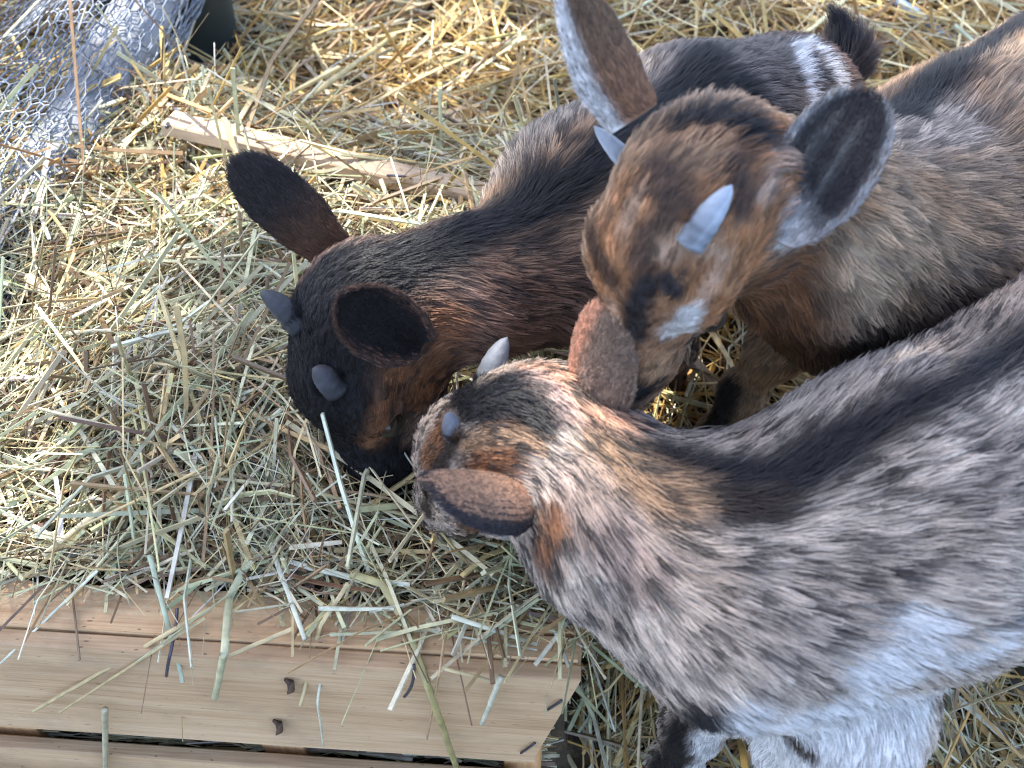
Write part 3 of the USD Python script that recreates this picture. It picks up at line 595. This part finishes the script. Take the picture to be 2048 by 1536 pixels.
def mound(name, label, n, rng, area, palette, probs, Lr, Rr, flat_r, off_r, clear=0.004, dirscale=2.2, tilt_sd=0.16, mask=None, aligned=0.8, hz=height, curve_sd=0.16, wild=0.12, bad=None, heading=None):
    x = rng.uniform(area[0], area[1], n); y = rng.uniform(area[2], area[3], n)
    if mask is not None:
        k = mask(x, y, rng); x, y = x[k], y[k]; n = len(x)
    off = rng.uniform(0, 1, n) ** 1.0 * (off_r[1] - off_r[0]) + off_r[0]
    L = rng.uniform(*Lr, n) * rng.choice([0.45, 0.8, 1.0, 1.5], n, p=[0.3, 0.3, 0.3, 0.1]); R = rng.uniform(0, 1, n) ** 2.3 * (Rr[1] - Rr[0]) + Rr[0]
    ang0 = (noise(np.stack([x * dirscale, y * dirscale, np.zeros(n) + 3], -1), 71) * 3.2 + noise(np.stack([x * dirscale * 3, y * dirscale * 3, np.zeros(n) + 3], -1), 72) * 1.8) * 2
    ang = (ang0 if heading is None else heading) + rng.normal(0, aligned, n)
    e = 0.02
    gx = (hz(x + e, y) - hz(x - e, y)) / (2 * e); gy = (hz(x, y + e) - hz(x, y - e)) / (2 * e)
    sl = np.arctan(np.clip(gx * np.cos(ang) + gy * np.sin(ang), -1.2, 1.2))
    tilt = sl + rng.normal(0, tilt_sd, n) + (rng.random(n) < wild) * rng.normal(0, 0.45, n)
    z = hz(x, y) + off
    z += np.abs(np.sin(tilt - sl)) * L * 0.22
    col = np.asarray(palette)[rng.choice(len(palette), n, p=np.asarray(probs) / np.sum(probs))] * rng.uniform(0.75, 1.2, (n, 1)) * (1 + rng.normal(0, 0.04, (n, 3)))
    curve = rng.normal(0, curve_sd, n) * (R < np.median(R) * 1.3) + rng.normal(0, 0.03, n)
    kink = np.where(rng.random(n) < 0.16, rng.normal(0, 0.35, n), 0.0)
    p, V, F, T, k, f = strands(rng, np.stack([x, y, z], -1), ang, tilt, L, R, rng.uniform(*flat_r, n), curve, kink, rng.uniform(-0.35, 0.35, n), col)
    ok = np.ones(n, bool)
    if bad is not None: ok &= ~bad(p).any(1)
    for B, _ in GOATS:
        lo, hi = _.bounds
        c = np.where(((p.mean(1) > lo - 0.1) & (p.mean(1) < hi + 0.1)).all(-1))[0]
        if len(c):
            pp = p[c].reshape(-1, 3); ok[c] &= (B.sdf(pp).reshape(len(c), -1).min(1) > -clear)
    V = V[ok]; n = ok.sum(); T = T.reshape(-1, k, 3)[ok].reshape(-1, 3)
    F = (np.arange(n)[:, None, None] * k + f[None]).reshape(-1, 3)
    g = mesh(name, (V.reshape(-1, 3), F), M['straw'], tint=np.clip(T, 0, 0.85))
    tag(g, label, kind='stuff'); return g
GOLD = [(0.60, 0.40, 0.13), (0.70, 0.54, 0.25), (0.74, 0.64, 0.38), (0.46, 0.29, 0.10), (0.32, 0.19, 0.08), (0.68, 0.64, 0.46)]
HAYC = [(0.57, 0.53, 0.31), (0.65, 0.61, 0.41), (0.46, 0.46, 0.27), (0.38, 0.26, 0.125), (0.19, 0.12, 0.065), (0.64, 0.49, 0.24), (0.71, 0.68, 0.53)]
rng = np.random.default_rng(7)
def in_crate(x, y):
    a = (x - CR_R[0]) * CU[0] + (y - CR_R[1]) * CU[1]; n = (x - CR_R[0]) * CN[0] + (y - CR_R[1]) * CN[1]
    return a, n
def in_wood(p):
    a, n = in_crate(p[..., 0], p[..., 1])
    return (a > -0.012) & (n > -0.006) & (n < 0.048) & (p[..., 2] < 0.2055)
def off_gap(p):
    a, n = in_crate(p[..., 0], p[..., 1]); return (n < 0.0145) | (a < 0.004)
def m_straw(x, y, rng):
    a, n = in_crate(x, y); return ~((a > -0.01) & (n > -0.02) & (n < 0.42)) & (x ** 2 < (0.45 + 0.55 * y) ** 2)
def m_hay(x, y, rng):
    a, n = in_crate(x, y); return (a > 0.0) & (n > 0.030) & ((n < 0.5) | (rng.random(len(x)) < np.clip(1 - (n - 0.5) / 0.25, 0, 1)))
mound('straw', 'golden straw bedding spread over the ground around the goats', 31000, rng, (-1.1, 1.1, 0.1, 1.75), GOLD, [3, 3, 2.4, 2, 1.6, 1.2], (0.08, 0.20), (0.0011, 0.0043), (0.18, 0.6), (-0.025, 0.040), mask=m_straw, bad=in_wood)
mound('hay', 'pale green hay heaped in the wooden crate', 37000, rng, (-0.75, 0.06, 0.26, 1.05), HAYC, [2.8, 2.2, 2.4, 2.0, 2.6, 1.5, 1.0], (0.05, 0.17), (0.00045, 0.0030), (0.2, 0.7), (-0.028, 0.036), mask=m_hay, aligned=1.0, curve_sd=0.22, wild=0.2, bad=in_wood)

mound('straw', 'straw and hay trodden down beside the crate end and under the front goat', 9000, rng, (0.03, 0.75, 0.02, 0.55), GOLD[:3] + HAYC, [2, 2, 2, 2, 2, 2, 2, 1.5, 1.5, 1], (0.06, 0.15), (0.0007, 0.0032), (0.2, 0.6), (-0.02, 0.03), mask=lambda x, y, r: (in_crate(x, y)[0] < -0.012), bad=in_wood)
def rail_z(x, y): return np.full_like(np.asarray(x, float), 0.2075)
def m_rail(x, y, rng):
    a, n = in_crate(x, y); return (a > -0.01) & (n > 0.033 - 0.014 * (1 - sstep(0.12, 0.24, a)) + 0.012 * rng.random(len(x)) ** 0.5 + 0.012 * (noise(np.stack([a * 14, 0 * a, 0 * a], -1), 3) - 0.5)) & (n < 0.075)
mound('hay', 'hay spilling over the back edge of the crate rail', 2600, rng, (-0.6, 0.06, 0.25, 0.40), HAYC, [3, 2.4, 2.4, 1.6, 1.6, 1.5, 1.2], (0.04, 0.11), (0.0005, 0.0024), (0.2, 0.6), (0.0, 0.014), mask=m_rail, hz=rail_z, tilt_sd=0.06, aligned=0.9, wild=0.05, bad=in_wood)
# hay stuffed behind the front boards, seen through the gap
def gap_z(x, y): return np.full_like(np.asarray(x, float), 0.01)
def m_gap(x, y, rng):
    a, n = in_crate(x, y); return (a > 0.03) & (n > 0.0155) & (n < 0.028)
mound('hay', 'pale hay showing through the gap between the front boards', 16000, rng, (-0.55, 0.05, 0.27, 0.36), HAYC, [2, 3, 2, 1, 1, 1, 3], (0.03, 0.10), (0.0006, 0.0026), (0.2, 0.6), (-0.03, 0.045), mask=m_gap, hz=gap_z, tilt_sd=0.12, aligned=0.09, heading=math.atan2(CU[1], CU[0]), bad=off_gap)

# ------------------------------------------------------------------ the crate
def board_mesh(L, W, T, bev=0.0012, seed=0, cuts=24, end_slant=0.0, rough_end=0.0):
    """A sawn board: x along its length from 0 to L, y its thickness from 0 to T, z its width from 0 down to -W; edges bevelled, the saw marks slightly uneven."""
    xs = np.linspace(0, L, cuts)
    sec = np.array([(bev, 0), (T - bev, 0), (T, -bev), (T, -W + bev), (T - bev, -W), (bev, -W), (0, -W + bev), (0, -bev)])
    V = []
    r = np.random.default_rng(seed)
    for i, x in enumerate(xs):
        wob = 0.0006 * np.array([fbm(np.array([x * 9, k * 1.7, seed * 3.1]), 3) - 0.5 for k in range(8)])
        xx = x + (end_slant * (-sec[:, 1]) / W if i == 0 else 0) + (r.normal(0, rough_end, 8) if i in (0, cuts - 1) else 0)
        V.append(np.stack([np.broadcast_to(xx, 8), sec[:, 0] + wob, sec[:, 1] + 2 * wob], -1))
    V = np.concatenate(V); F = []
    for i in range(cuts - 1):
        for j in range(8):
            a, b, c, d = i * 8 + j, i * 8 + (j + 1) % 8, (i + 1) * 8 + (j + 1) % 8, (i + 1) * 8 + j
            F += [[a, b, c], [a, c, d]]
    for j in range(1, 7):
        F.append([0, j + 1, j]); F.append([(cuts - 1) * 8, (cuts - 1) * 8 + j, (cuts - 1) * 8 + j + 1])
    m = trimesh.Trimesh(V, np.array(F), process=False); m.fix_normals(); return m
def placed(name, m, mat_, parent, origin, ax, ay, az, label=None):
    """A part whose own x, y, z axes stand along ax, ay, az at origin (both given in the parent's space)."""
    par = parent if isinstance(parent, str) else str(parent.GetPath())
    g = usdkit.mesh(stage, path_for(name, par), m, mat_, smooth=25)
    UsdGeom.Xformable(g).AddTransformOp().Set(Gf.Matrix4d(*map(float, ax), 0, *map(float, ay), 0, *map(float, az), 0, *map(float, origin), 1))
    if label: tag(g, label)
    return g
ZZ = np.array([0, 0, 1.0])
crate = thing('hay_crate', 'slatted crate of bare sawn wood filled with hay at the lower left', 'crate', CR_R * [1, 1, 0])
def cr(a, n, z): return CU * a + CN * n + ZZ * z       # in the crate's own space
placed('board', board_mesh(0.62, 0.156, 0.011, seed=1, end_slant=0.030, rough_end=0.0008), M['wood'], crate, cr(0, 0, 0.200), CU, CN, ZZ)
placed('board', board_mesh(0.66, 0.12, 0.011, seed=2, rough_end=0.0008), M['wood'], crate, cr(0.04, -0.004, 0.008), CU, CN, ZZ)
# the top rail, with a crack running in from its right end
from shapely.geometry import Polygon
xs = np.linspace(0, 0.62, 40); rr = np.random.default_rng(4)
outer = [(x, 0.0) for x in xs] + [(x, 0.031 + 0.0008 * rr.normal() ) for x in xs[::-1]]
crack = [(0.0, 0.0178), (0.03, 0.0170), (0.06, 0.0162), (0.09, 0.0158), (0.12, 0.0152), (0.12, 0.0151), (0.09, 0.0150), (0.06, 0.0149), (0.03, 0.0148), (0.0, 0.0146)]
crack2 = [(0.0, 0.0245), (0.05, 0.0238), (0.10, 0.0228), (0.10, 0.0227), (0.05, 0.0229), (0.0, 0.0226)]
poly = Polygon(outer).difference(Polygon(crack).buffer(0.0002)).difference(Polygon(crack2).buffer(0.0002))
poly = max(getattr(poly, 'geoms', [poly]), key=lambda g: g.area) if poly.geom_type != 'Polygon' else poly
rail = trimesh.creation.extrude_polygon(poly, 0.024, engine='earcut')
rail.vertices[:, 2] -= 0.024
rv = rail.vertices; rv[:, 0] += (rv[:, 0] < 0.001) * rr.normal(0, 0.0012, len(rv)); rv[:, 2] += np.where(rv[:, 2] > -0.01, 0.0015 * sstep(0.0, 0.03, rv[:, 1]) + 0.0012 * (rv[:, 1] > 0.0165) * sstep(0.12, 0.0, rv[:, 0]), 0)
placed('rail', rail, M['wood_rail'], crate, cr(0.001, 0.0125, 0.2035), CU, CN, ZZ)
for a0, w_, z1 in ((0.432, 0.05, 0.17), (0.212, 0.036, 0.17), (0.022, 0.03, 0.175)):
    placed('post', board_mesh(0.30, w_, 0.020, seed=int(a0 * 100) + 9, rough_end=0.0006), M['wood_orange'], crate, cr(a0 + w_, 0.0125, z1), -ZZ, CN, CU)
# the crate's right side, hidden by the goats, and its far side
placed('board', board_mesh(0.40, 0.10, 0.011, seed=5), M['wood'], crate, cr(-0.0, 0.05, 0.17), CN, CU, ZZ)
def onplane(u, v, n0):
    r = FWD + (u - 1024) / FPX * RIGHT - (v - 768) / FPX * UP
    return CAM + r * (((CR_R + n0 * CN - CAM) @ CN) / (r @ CN))
def part_tube(name, parent, off, pts, r, mat_, sides=8):
    from scipy.interpolate import CubicSpline
    pts = np.array(pts); t = np.arange(len(pts)); q = CubicSpline(t, pts)(np.linspace(0, len(pts) - 1, 14)) if len(pts) > 2 else np.linspace(pts[0], pts[1], 4)
    return mesh(name, tube_mesh(q, r, sides), mat_, parent, smooth=True, off=off)
CO = CR_R * [1, 1, 0]
part_tube('nail', crate, CO, [PZ(354, 1216, 0.212), PZ(350, 1262, 0.212), onplane(340, 1310, -0.004), onplane(333, 1352, -0.004)], 0.0011, M['nail'])
part_tube('nail', crate, CO, [onplane(828, 1330, -0.004), onplane(824, 1368, -0.005), onplane(809, 1393, -0.004)], 0.0011, M['nail'])
part_tube('staple', crate, CO, [onplane(1096, 1419, -0.0012), onplane(1110, 1410, -0.0022), onplane(1124, 1401, -0.0012)], 0.0010, M['nail'])
part_tube('staple', crate, CO, [onplane(1042, 1506, -0.0012), onplane(1056, 1496, -0.0022), onplane(1070, 1486, -0.0012)], 0.0010, M['nail'])

# ------------------------------------------------------------------ the tree that shades the pen (out of frame, towards the sun)
M['tree_leaf'] = mat('tree_leaf', {'p': ('principled_bsdf', {'base_color': (0.06, 0.10, 0.03), 'roughness': 0.5}), 't': ('translucent_bsdf', {'color': (0.07, 0.11, 0.02)}), 'x': ('mix_closure', {'fac': 0.3})}, [('p.BSDF', 'x.closure1'), ('t.BSDF', 'x.closure2')], surface='x.closure')
M['bark'] = plain('bark', (0.10, 0.075, 0.055), 0.9, nscale=30, namp=0.5)
def build_tree():
    r = np.random.default_rng(55)
    D, base = 5.2, np.array([0.05, 0.85, 0.15])
    e1 = unit(np.cross([0, 0, 1.0], SUN_DIR)); e2 = np.cross(SUN_DIR, e1)
    cen = base + D * SUN_DIR
    spots = [(PZ(*uv, z), rad) for uv, z, rad in SUN_SPOTS]
    n = 15000
    rad = 1.9 * np.sqrt(r.random(n)); th = r.uniform(0, 2 * np.pi, n)
    a, b = rad * np.cos(th), rad * np.sin(th); c = r.normal(0, 0.45, n)
    keep = np.ones(n, bool)
    for p, q in spots:
        x, y = (p - base) @ e1, (p - base) @ e2
        keep &= np.hypot(a - x, b - y) > q + 0.045
    G = cen + a[:, None] * e1 + b[:, None] * e2; G = G - SUN_DIR * ((G[:, 2:] - 0.2) / SUN_DIR[2])
    keep &= (G[:, 1] < 0.62) | (r.random(n) < np.where(noise(np.stack([a * 3.2, b * 3.2, 0 * a + 4], -1), 9) > 0.66, 0.2, 1.0))
    a, b, c = a[keep], b[keep], c[keep]; n = len(a)
    C = cen + a[:, None] * e1 + b[:, None] * e2 + c[:, None] * SUN_DIR
    u = unit(r.normal(0, 1, (n, 3)) + [0, 0, -0.4]); w = unit(np.cross(u, r.normal(0, 1, (n, 3)) + 0.8 * SUN_DIR)); h = np.cross(u, w)
    Ln, Wd = r.uniform(0.10, 0.15, n)[:, None], r.uniform(0.045, 0.06, n)[:, None]
    V = np.stack([C - u * Ln / 2, C - u * Ln * 0.1 + w * Wd + h * 0.01, C + u * Ln / 2, C - u * Ln * 0.1 - w * Wd + h * 0.01, C], 1).reshape(-1, 3)
    F = (np.arange(n)[:, None, None] * 5 + np.array([[0, 1, 4], [1, 2, 4], [2, 3, 4], [3, 0, 4]])[None]).reshape(-1, 3)
    foot = np.array([cen[0] - 1.1, cen[1] + 1.5, -0.17])
    t = thing('tree', 'broad leafy tree whose crown shades the goats', 'tree', foot)
    fork = np.array([cen[0] - 0.5, cen[1] + 0.8, cen[2] - 1.3])
    parts = [tube_mesh(np.array([foot, foot + [0.05, -0.1, 1.0], foot * 0.35 + fork * 0.65, fork]), [0.19, 0.15, 0.125, 0.10], 14)]
    for k in range(9):
        q = C[r.integers(n)]
        md = (fork + q) / 2 + r.normal(0, 0.12, 3)
        parts.append(tube_mesh(np.array([fork, md, q]), [0.05, 0.03, 0.008], 8))
    nv, VV, FF = 0, [], []
    for v_, f_ in parts: VV.append(v_); FF.append(f_ + nv); nv += len(v_)
    mesh('trunk', (np.vstack(VV), np.vstack(FF)), M['bark'], t, smooth=True, off=foot)
    mesh('crown', (V, F), M['tree_leaf'], t, off=foot)
SUN_SPOTS = [((250, 430), 0.2, 0.075), ((120, 380), 0.2, 0.06), ((420, 440), 0.2, 0.06), ((560, 470), 0.2, 0.04), ((640, 480), 0.2, 0.035), ((90, 740), 0.22, 0.03), ((230, 690), 0.22, 0.02), ((40, 1000), 0.22, 0.02),
             ((440, 270), 0.22, 0.018), ((1050, 752), 0.395, 0.016), ((1120, 740), 0.38, 0.012), ((760, 520), 0.40, 0.02), ((1640, 60), 0.06, 0.04), ((1950, 60), 0.42, 0.06), ((1800, 120), 0.40, 0.03), ((300, 60), 0.2, 0.09), ((850, 120), 0.08, 0.05), ((1000, 60), 0.08, 0.05), ((1090, 690), 0.15, 0.03),
             ((1430, 760), 0.09, 0.03)]
build_tree()

# ------------------------------------------------------------------ single stalks lying over the crate and the hay
def stalk(label, pts, wpx, col, modes='', z=0.214, flat=0.45, group=None):
    """pts in pixels of the photograph; t = on top of the hay or rail, f = hanging in front of the front board, g = on the low ground."""
    q = []
    for (u, v), mo in zip(pts, modes or 't' * len(pts)):
        q.append(onplane(u, v, -0.008) if mo == 'f' else PZ(u, v, -0.04) if mo == 'g' else PZ(u, v, z + (0.012 if mo == 'u' else 0)))
    q = np.array(q)
    d = np.concatenate([[0], np.cumsum(np.linalg.norm(np.diff(q, axis=0), axis=1))])
    tt = np.unique(np.concatenate([np.linspace(0, d[-1], 10), d]))
    q = np.stack([np.interp(tt, d, q[:, i]) for i in range(3)], -1)
    n = len(q); q[1:-1] += np.random.default_rng(len(USED)).normal(0, 0.00015, (n - 2, 3))
    r = wpx * 0.5 * np.mean([depth_of(p) for p in q]) / FPX
    V, F = tube_mesh(q, r * np.linspace(1, 0.8, n), 7)
    C = np.repeat(q, 7, 0); C = np.vstack([C, q[:1], q[-1:]])
    up = unit(CAM - q.mean(0)); dv = V - C
    V = V - (1 - flat) * (dv @ up)[:, None] * up
    off = q[n // 2]
    g = UsdGeom.Mesh.Define(stage, path_for('stalk'))
    v = V - off
    cc = np.asarray(col) * (1 + 0.12 * (noise(v * 400, 5)[:, None] - 0.5))
    USED.discard(str(g.GetPath())); nm = str(g.GetPath()).rsplit('/', 1)[1]
    g = mesh(nm, (v, F), M['straw'], smooth=True, tint=np.clip(cc, 0, 0.85))
    g.AddTranslateOp().Set(Gf.Vec3d(*map(float, off)))
    tag(g, label, 'hay stalk', group)
PALE, STRAWC, GREENISH, OLIVE, BROWN = (0.68, 0.68, 0.52), (0.62, 0.50, 0.27), (0.50, 0.56, 0.40), (0.46, 0.40, 0.18), (0.36, 0.24, 0.12)
stalk('pale straight stalk lying over the rail left of the bent olive stem', [(540, 1087), (610, 1279)], 12, PALE, 'ut')
stalk('greenish stalk bent down over the board left of the split stems', [(299, 1111), (330, 1227), (365, 1364)], 11, GREENISH, 'utf')
stalk('broad folded pale green blade hanging over the middle of the board', [(510, 1096), (458, 1197), (449, 1306), (430, 1395)], 18, (0.56, 0.55, 0.34), 'utff', flat=0.25)
stalk('longest straw stem lying diagonally across the board towards the lower left', [(421, 1218), (330, 1270), (67, 1422)], 10, STRAWC, 'ttf')
stalk('thin straw stem lying just beside the longest diagonal stem', [(410, 1236), (330, 1288), (120, 1424)], 7, STRAWC, 'ttf')
stalk('thick olive stem bent over the rail and hanging down past the board', [(702, 1148), (763, 1166), (812, 1251), (854, 1367), (916, 1545)], 17, OLIVE, 'uutff')
stalk('straw stem forking off the olive bend and ending on the board', [(696, 1166), (641, 1251), (601, 1410)], 10, STRAWC, 'utf')
stalk('short pale stub stuck to the board right of the olive stem', [(1001, 1355), (964, 1447)], 13, PALE, 'ff')
stalk('pale stalk lying along the cracked end of the rail', [(903, 1233), (1074, 1288)], 11, PALE, 'ut')
stalk('yellow stem lying flat along the middle of the rail', [(586, 1257), (458, 1312)], 10, STRAWC, 'tt')
stalk('stubby upright stalk in front of the lower left board', [(210, 1419), (211, 1550)], 13, (0.58, 0.54, 0.36), 'ff')
stalk('thin brown stem hanging just right of the olive stem', [(897, 1221), (879, 1343), (854, 1477)], 6, (0.5, 0.36, 0.2), 'tff')
stalk('thin pale blade crossing the left end of the rail', [(195, 1141), (0, 1328)], 6, PALE, 'uf')
stalk('thin stalk with a kink hanging down below the middle of the board', [(665, 1202), (635, 1404), (647, 1492)], 6, PALE, 'tff')
stalk('short stem lying on the board edge near the bent dark nail', [(888, 1337), (1001, 1367)], 8, STRAWC, 'ff')
stalk('short pale stalk across the broken right end of the rail', [(1111, 1264), (1138, 1334)], 10, PALE, 'tt')
stalk('thick pale jointed stem on the straw right of the crate end', [(1350, 1314), (1331, 1402), (1234, 1545)], 17, (0.62, 0.58, 0.36), 'ggg')
stalk('thick pale stem lying across the hay left of the feeding goats', [(360, 915), (223, 1001), (87, 1111)], 14, (0.64, 0.56, 0.34), 'ttt', z=0.225)
stalk('broad brownish blade on the hay beside the thick pale stem', [(260, 944), (419, 1001)], 16, (0.34, 0.27, 0.13), 'tt', z=0.222, flat=0.2)
stalk('wide flat straw leaf lying in the hay below the wire netting', [(59, 555), (130, 625), (205, 710)], 24, (0.66, 0.54, 0.32), 'ttt', z=0.222, flat=0.15)
stalk('orange straw piece in front of the black goat forehead', [(450, 720), (545, 748)], 13, (0.60, 0.36, 0.14), 'tt', z=0.224)
stalk('pale split straw lying across the hay near the goat muzzles', [(560, 1120), (700, 1155), (820, 1170)], 14, PALE, 'ttt', z=0.222, flat=0.25)
stalk('long yellow stem at the upper middle beside the batten', [(610, 200), (790, 70)], 12, (0.66, 0.52, 0.24), 'tt', z=0.14)
stalk('brown broken reed poking up through the wire netting', [(155, 122), (170, 165), (200, 245)], 9, (0.45, 0.28, 0.1), 'ttt', z=0.16)
stalk('straw stem leaning over the dark gap beside the tub', [(390, 30), (355, 140)], 10, (0.5, 0.42, 0.3), 'tt', z=0.16)

# ------------------------------------------------------------------ batten, netting over a post, tub, rod, chips
b0, b1 = PZ(322, 248, 0.236), PZ(1010, 410, 0.222)
ax = unit(b1 - b0); az = unit(np.cross(ax, np.cross(ZZ, ax))); ay = np.cross(az, ax)
bt = thing('batten', 'narrow bare wooden batten half buried in hay behind the dark eared goat', 'batten', b0)
placed('batten_strip', board_mesh(float(np.linalg.norm(b1 - b0)), 0.014, 0.025, seed=12, rough_end=0.001), M['wood_pale'], bt, (0, 0, 0), ax, ay, az)
part_tube('nail', bt, b0, [PZ(336, 247, 0.2365), PZ(334, 254, 0.243)], 0.002, M['nail'])
part_tube('nail', bt, b0, [PZ(775, 351, 0.228), PZ(800, 352, 0.233), PZ(822, 356, 0.228)], 0.0012, M['nail'])

p0, p1 = PZ(338, -60, 0.225), PZ(62, 430, 0.192)
pd = unit(p1 - p0); pl = unit(np.cross(pd, ZZ)); pl = pl if pl[0] < 0 else -pl; pu = unit(np.cross(pd, pl)); pu = pu if pu[2] > 0 else -pu
PR = 0.034
post = thing('fence_post', 'pale weathered wooden post lying under the wire netting', 'post', p0)
pm = tube_mesh(np.linspace(p0 - 0.2 * pd, p1, 30) + 0.002 * np.random.default_rng(3).normal(0, 1, (30, 3)), PR, 20)
pv = pm[0] - p0
loc = np.stack([pv @ pd, pv @ pl, pv @ pu], -1)
placed('timber', trimesh.Trimesh(loc, pm[1], process=False), M['wood_grey'], post, (0, 0, 0), pd, pl, pu)
def sheet(sv, tv):
    """The netting: sv across (0 on top of the post, negative to the left over the ground, positive down the right side), tv along the post."""
    c = p0 + pd * tv
    R = PR + 0.006
    if sv < 0:
        q = c + pl * (-sv) + pu * (R + 0.006)
        f = sstep(0.02, 0.20, -sv); q[2] = q[2] * (1 - f) + f * max(float(height(q[0], q[1])) + 0.055, 0.19)
    else:
        an = min(sv / R, 1.9); q = c + pu * R * math.cos(an) - pl * R * math.sin(an)
        rest = max(sv - R * 1.9, 0); q = q - ZZ * rest * 0.8 + pl * rest * 0.25
    q = q + 0.006 * np.array([noise(np.array([sv * 14, tv * 14, k]), 5) - 0.5 for k in (1.3, 5.1, 9.7)]) * 2
    return q
net = thing('wire_netting', 'galvanised hexagonal wire netting draped over the post at the upper left', 'wire netting', p0)
nodes_, segs = {}, []
cw, ch = 0.0135, 0.042
rngn = np.random.default_rng(17)
LAYER = [0, 0.0, 0.0]
def nd(i, j):
    """Twist j of column line i."""
    if (i, j) not in nodes_:
        sv = -0.44 + i * cw / 2; tv = -0.22 + j * ch / 2
        nodes_[(i, j)] = (sv + rngn.normal(0, 0.0012), tv + rngn.normal(0, 0.0018))
    return nodes_[(i, j)]
wires = []
for i in range(0, 84):
    for j in range(0, 46):
        if (i + j) % 2: continue
        s0_, t0_ = nd(i, j)
        a = (s0_, t0_ - ch * 0.16); b = (s0_, t0_ + ch * 0.16)
        wires.append((a, b, 0.00125))                                 # the twisted length
        for di in (-1, 1):
            if 0 <= i + di < 84 and j + 1 < 46:
                s1_, t1_ = nd(i + di, j + 1); wires.append((b, (s1_, t1_ - ch * 0.16), 0.0008))
VV, FF, nv = [], [], 0
for a, b, r_ in wires:
    q = np.array([sheet(a[0] * (1 - x) + b[0] * x, a[1] * (1 - x) + b[1] * x) for x in (0, 0.5, 1.0)])
    V_, F_ = tube_mesh(q, r_, 4, cap=False); VV.append(V_); FF.append(F_ + nv); nv += len(V_)
for a, b, r_ in wires:                                               # the folded-over second layer beside the post
    if a[0] < -0.07: continue
    a, b = [(p[0] * 0.93 + 0.006, p[1] + 0.013) for p in (a, b)]
    q = np.array([sheet(a[0] * (1 - x) + b[0] * x, a[1] * (1 - x) + b[1] * x) for x in (0, 0.5, 1.0)]) + pu * 0.006 - pl * 0.004
    V_, F_ = tube_mesh(q, r_, 4, cap=False); VV.append(V_); FF.append(F_ + nv); nv += len(V_)
mesh('hexagon_wires', (np.vstack(VV), np.vstack(FF)), M['wire'], net, smooth=True, off=p0)

tb = PZ(405, 165, 0.09) + np.array([-0.062, 0.115, -0.06])
tub = thing('tub', 'dark green plastic tub standing behind the netting', 'tub', tb)
prof = [(0.0, 0.0), (0.075, 0.0), (0.08, 0.006), (0.098, 0.30), (0.106, 0.302), (0.106, 0.314), (0.096, 0.316), (0.092, 0.30), (0.075, 0.01), (0.0, 0.01)]
tm = trimesh.creation.revolve(np.array(prof), sections=40); mesh('shell', tm, M['bin'], tub, smooth=40)
hm = tube_mesh([(-0.1 * math.cos(x), -0.0, 0.315 + 0.07 * math.sin(x)) for x in np.linspace(0, math.pi, 16)], 0.004, 8); mesh('handle', hm, M['rod'], tub, smooth=True)

r0, r1 = PZ(1750, -30, 0.11), PZ(1905, 82, 0.085)
rod = thing('metal_rod', 'blue grey metal rod lying in the straw at the top right', 'rod', (r0 + r1) / 2)
mesh('bar', tube_mesh(np.linspace(r0, r1, 8), 0.0065, 10), M['rod'], rod, smooth=50, off=(r0 + r1) / 2)
mesh('collar', tube_mesh(np.linspace(r0 * 0.52 + r1 * 0.48, r0 * 0.45 + r1 * 0.55, 4), 0.0085, 10), M['rod'], rod, smooth=50, off=(r0 + r1) / 2)

def chip(label, u0, v0, u1, v1, z, wpx, th=0.006, m_='wood_pale', z1=None):
    a, b = PZ(u0, v0, z), PZ(u1, v1, z if z1 is None else z1); w_ = wpx * depth_of(a) / FPX
    ax = unit(b - a); ay = unit(np.cross(ZZ, ax)); az = np.cross(ax, ay)
    o = thing('wood_chip', label, 'wood chip', a)
    placed('splinter', board_mesh(float(np.linalg.norm(b - a)), th, w_, seed=int(u0), rough_end=0.0012, cuts=10), M[m_], o, -ay * w_ / 2, ax, ay, az)
chip('flat pale wood chip on the straw between the goat muzzle and leg', 1390, 720, 1450, 790, 0.085, 22)
chip('upright pale wood piece between the two feeding goats', 1085, 672, 1085, 745, 0.14, 20)
chip('brown wood block end under the right end of the batten', 940, 425, 1000, 432, 0.165, 40, 0.05, 'wood_orange')
for lab, (u, v) in (('small dark curled leaf scrap on the board right of the pale blade', (579, 1373)), ('dark curled leaf scrap low on the middle of the board', (556, 1455))):
    q = onplane(u, v, -0.0025)
    pts = [onplane(u - 9, v - 14, -0.0012), onplane(u + 2, v - 8, -0.004), onplane(u + 4, v + 6, -0.004), onplane(u - 3, v + 14, -0.0012)]
    V_, F_ = tube_mesh(np.array(pts), [0.0012, 0.0026, 0.0024, 0.0008], 8)
    g = mesh('leaf_scrap', (V_ - q, F_), M['leaf'], smooth=True); g.AddTranslateOp().Set(Gf.Vec3d(*map(float, q))); tag(g, lab, 'leaf')
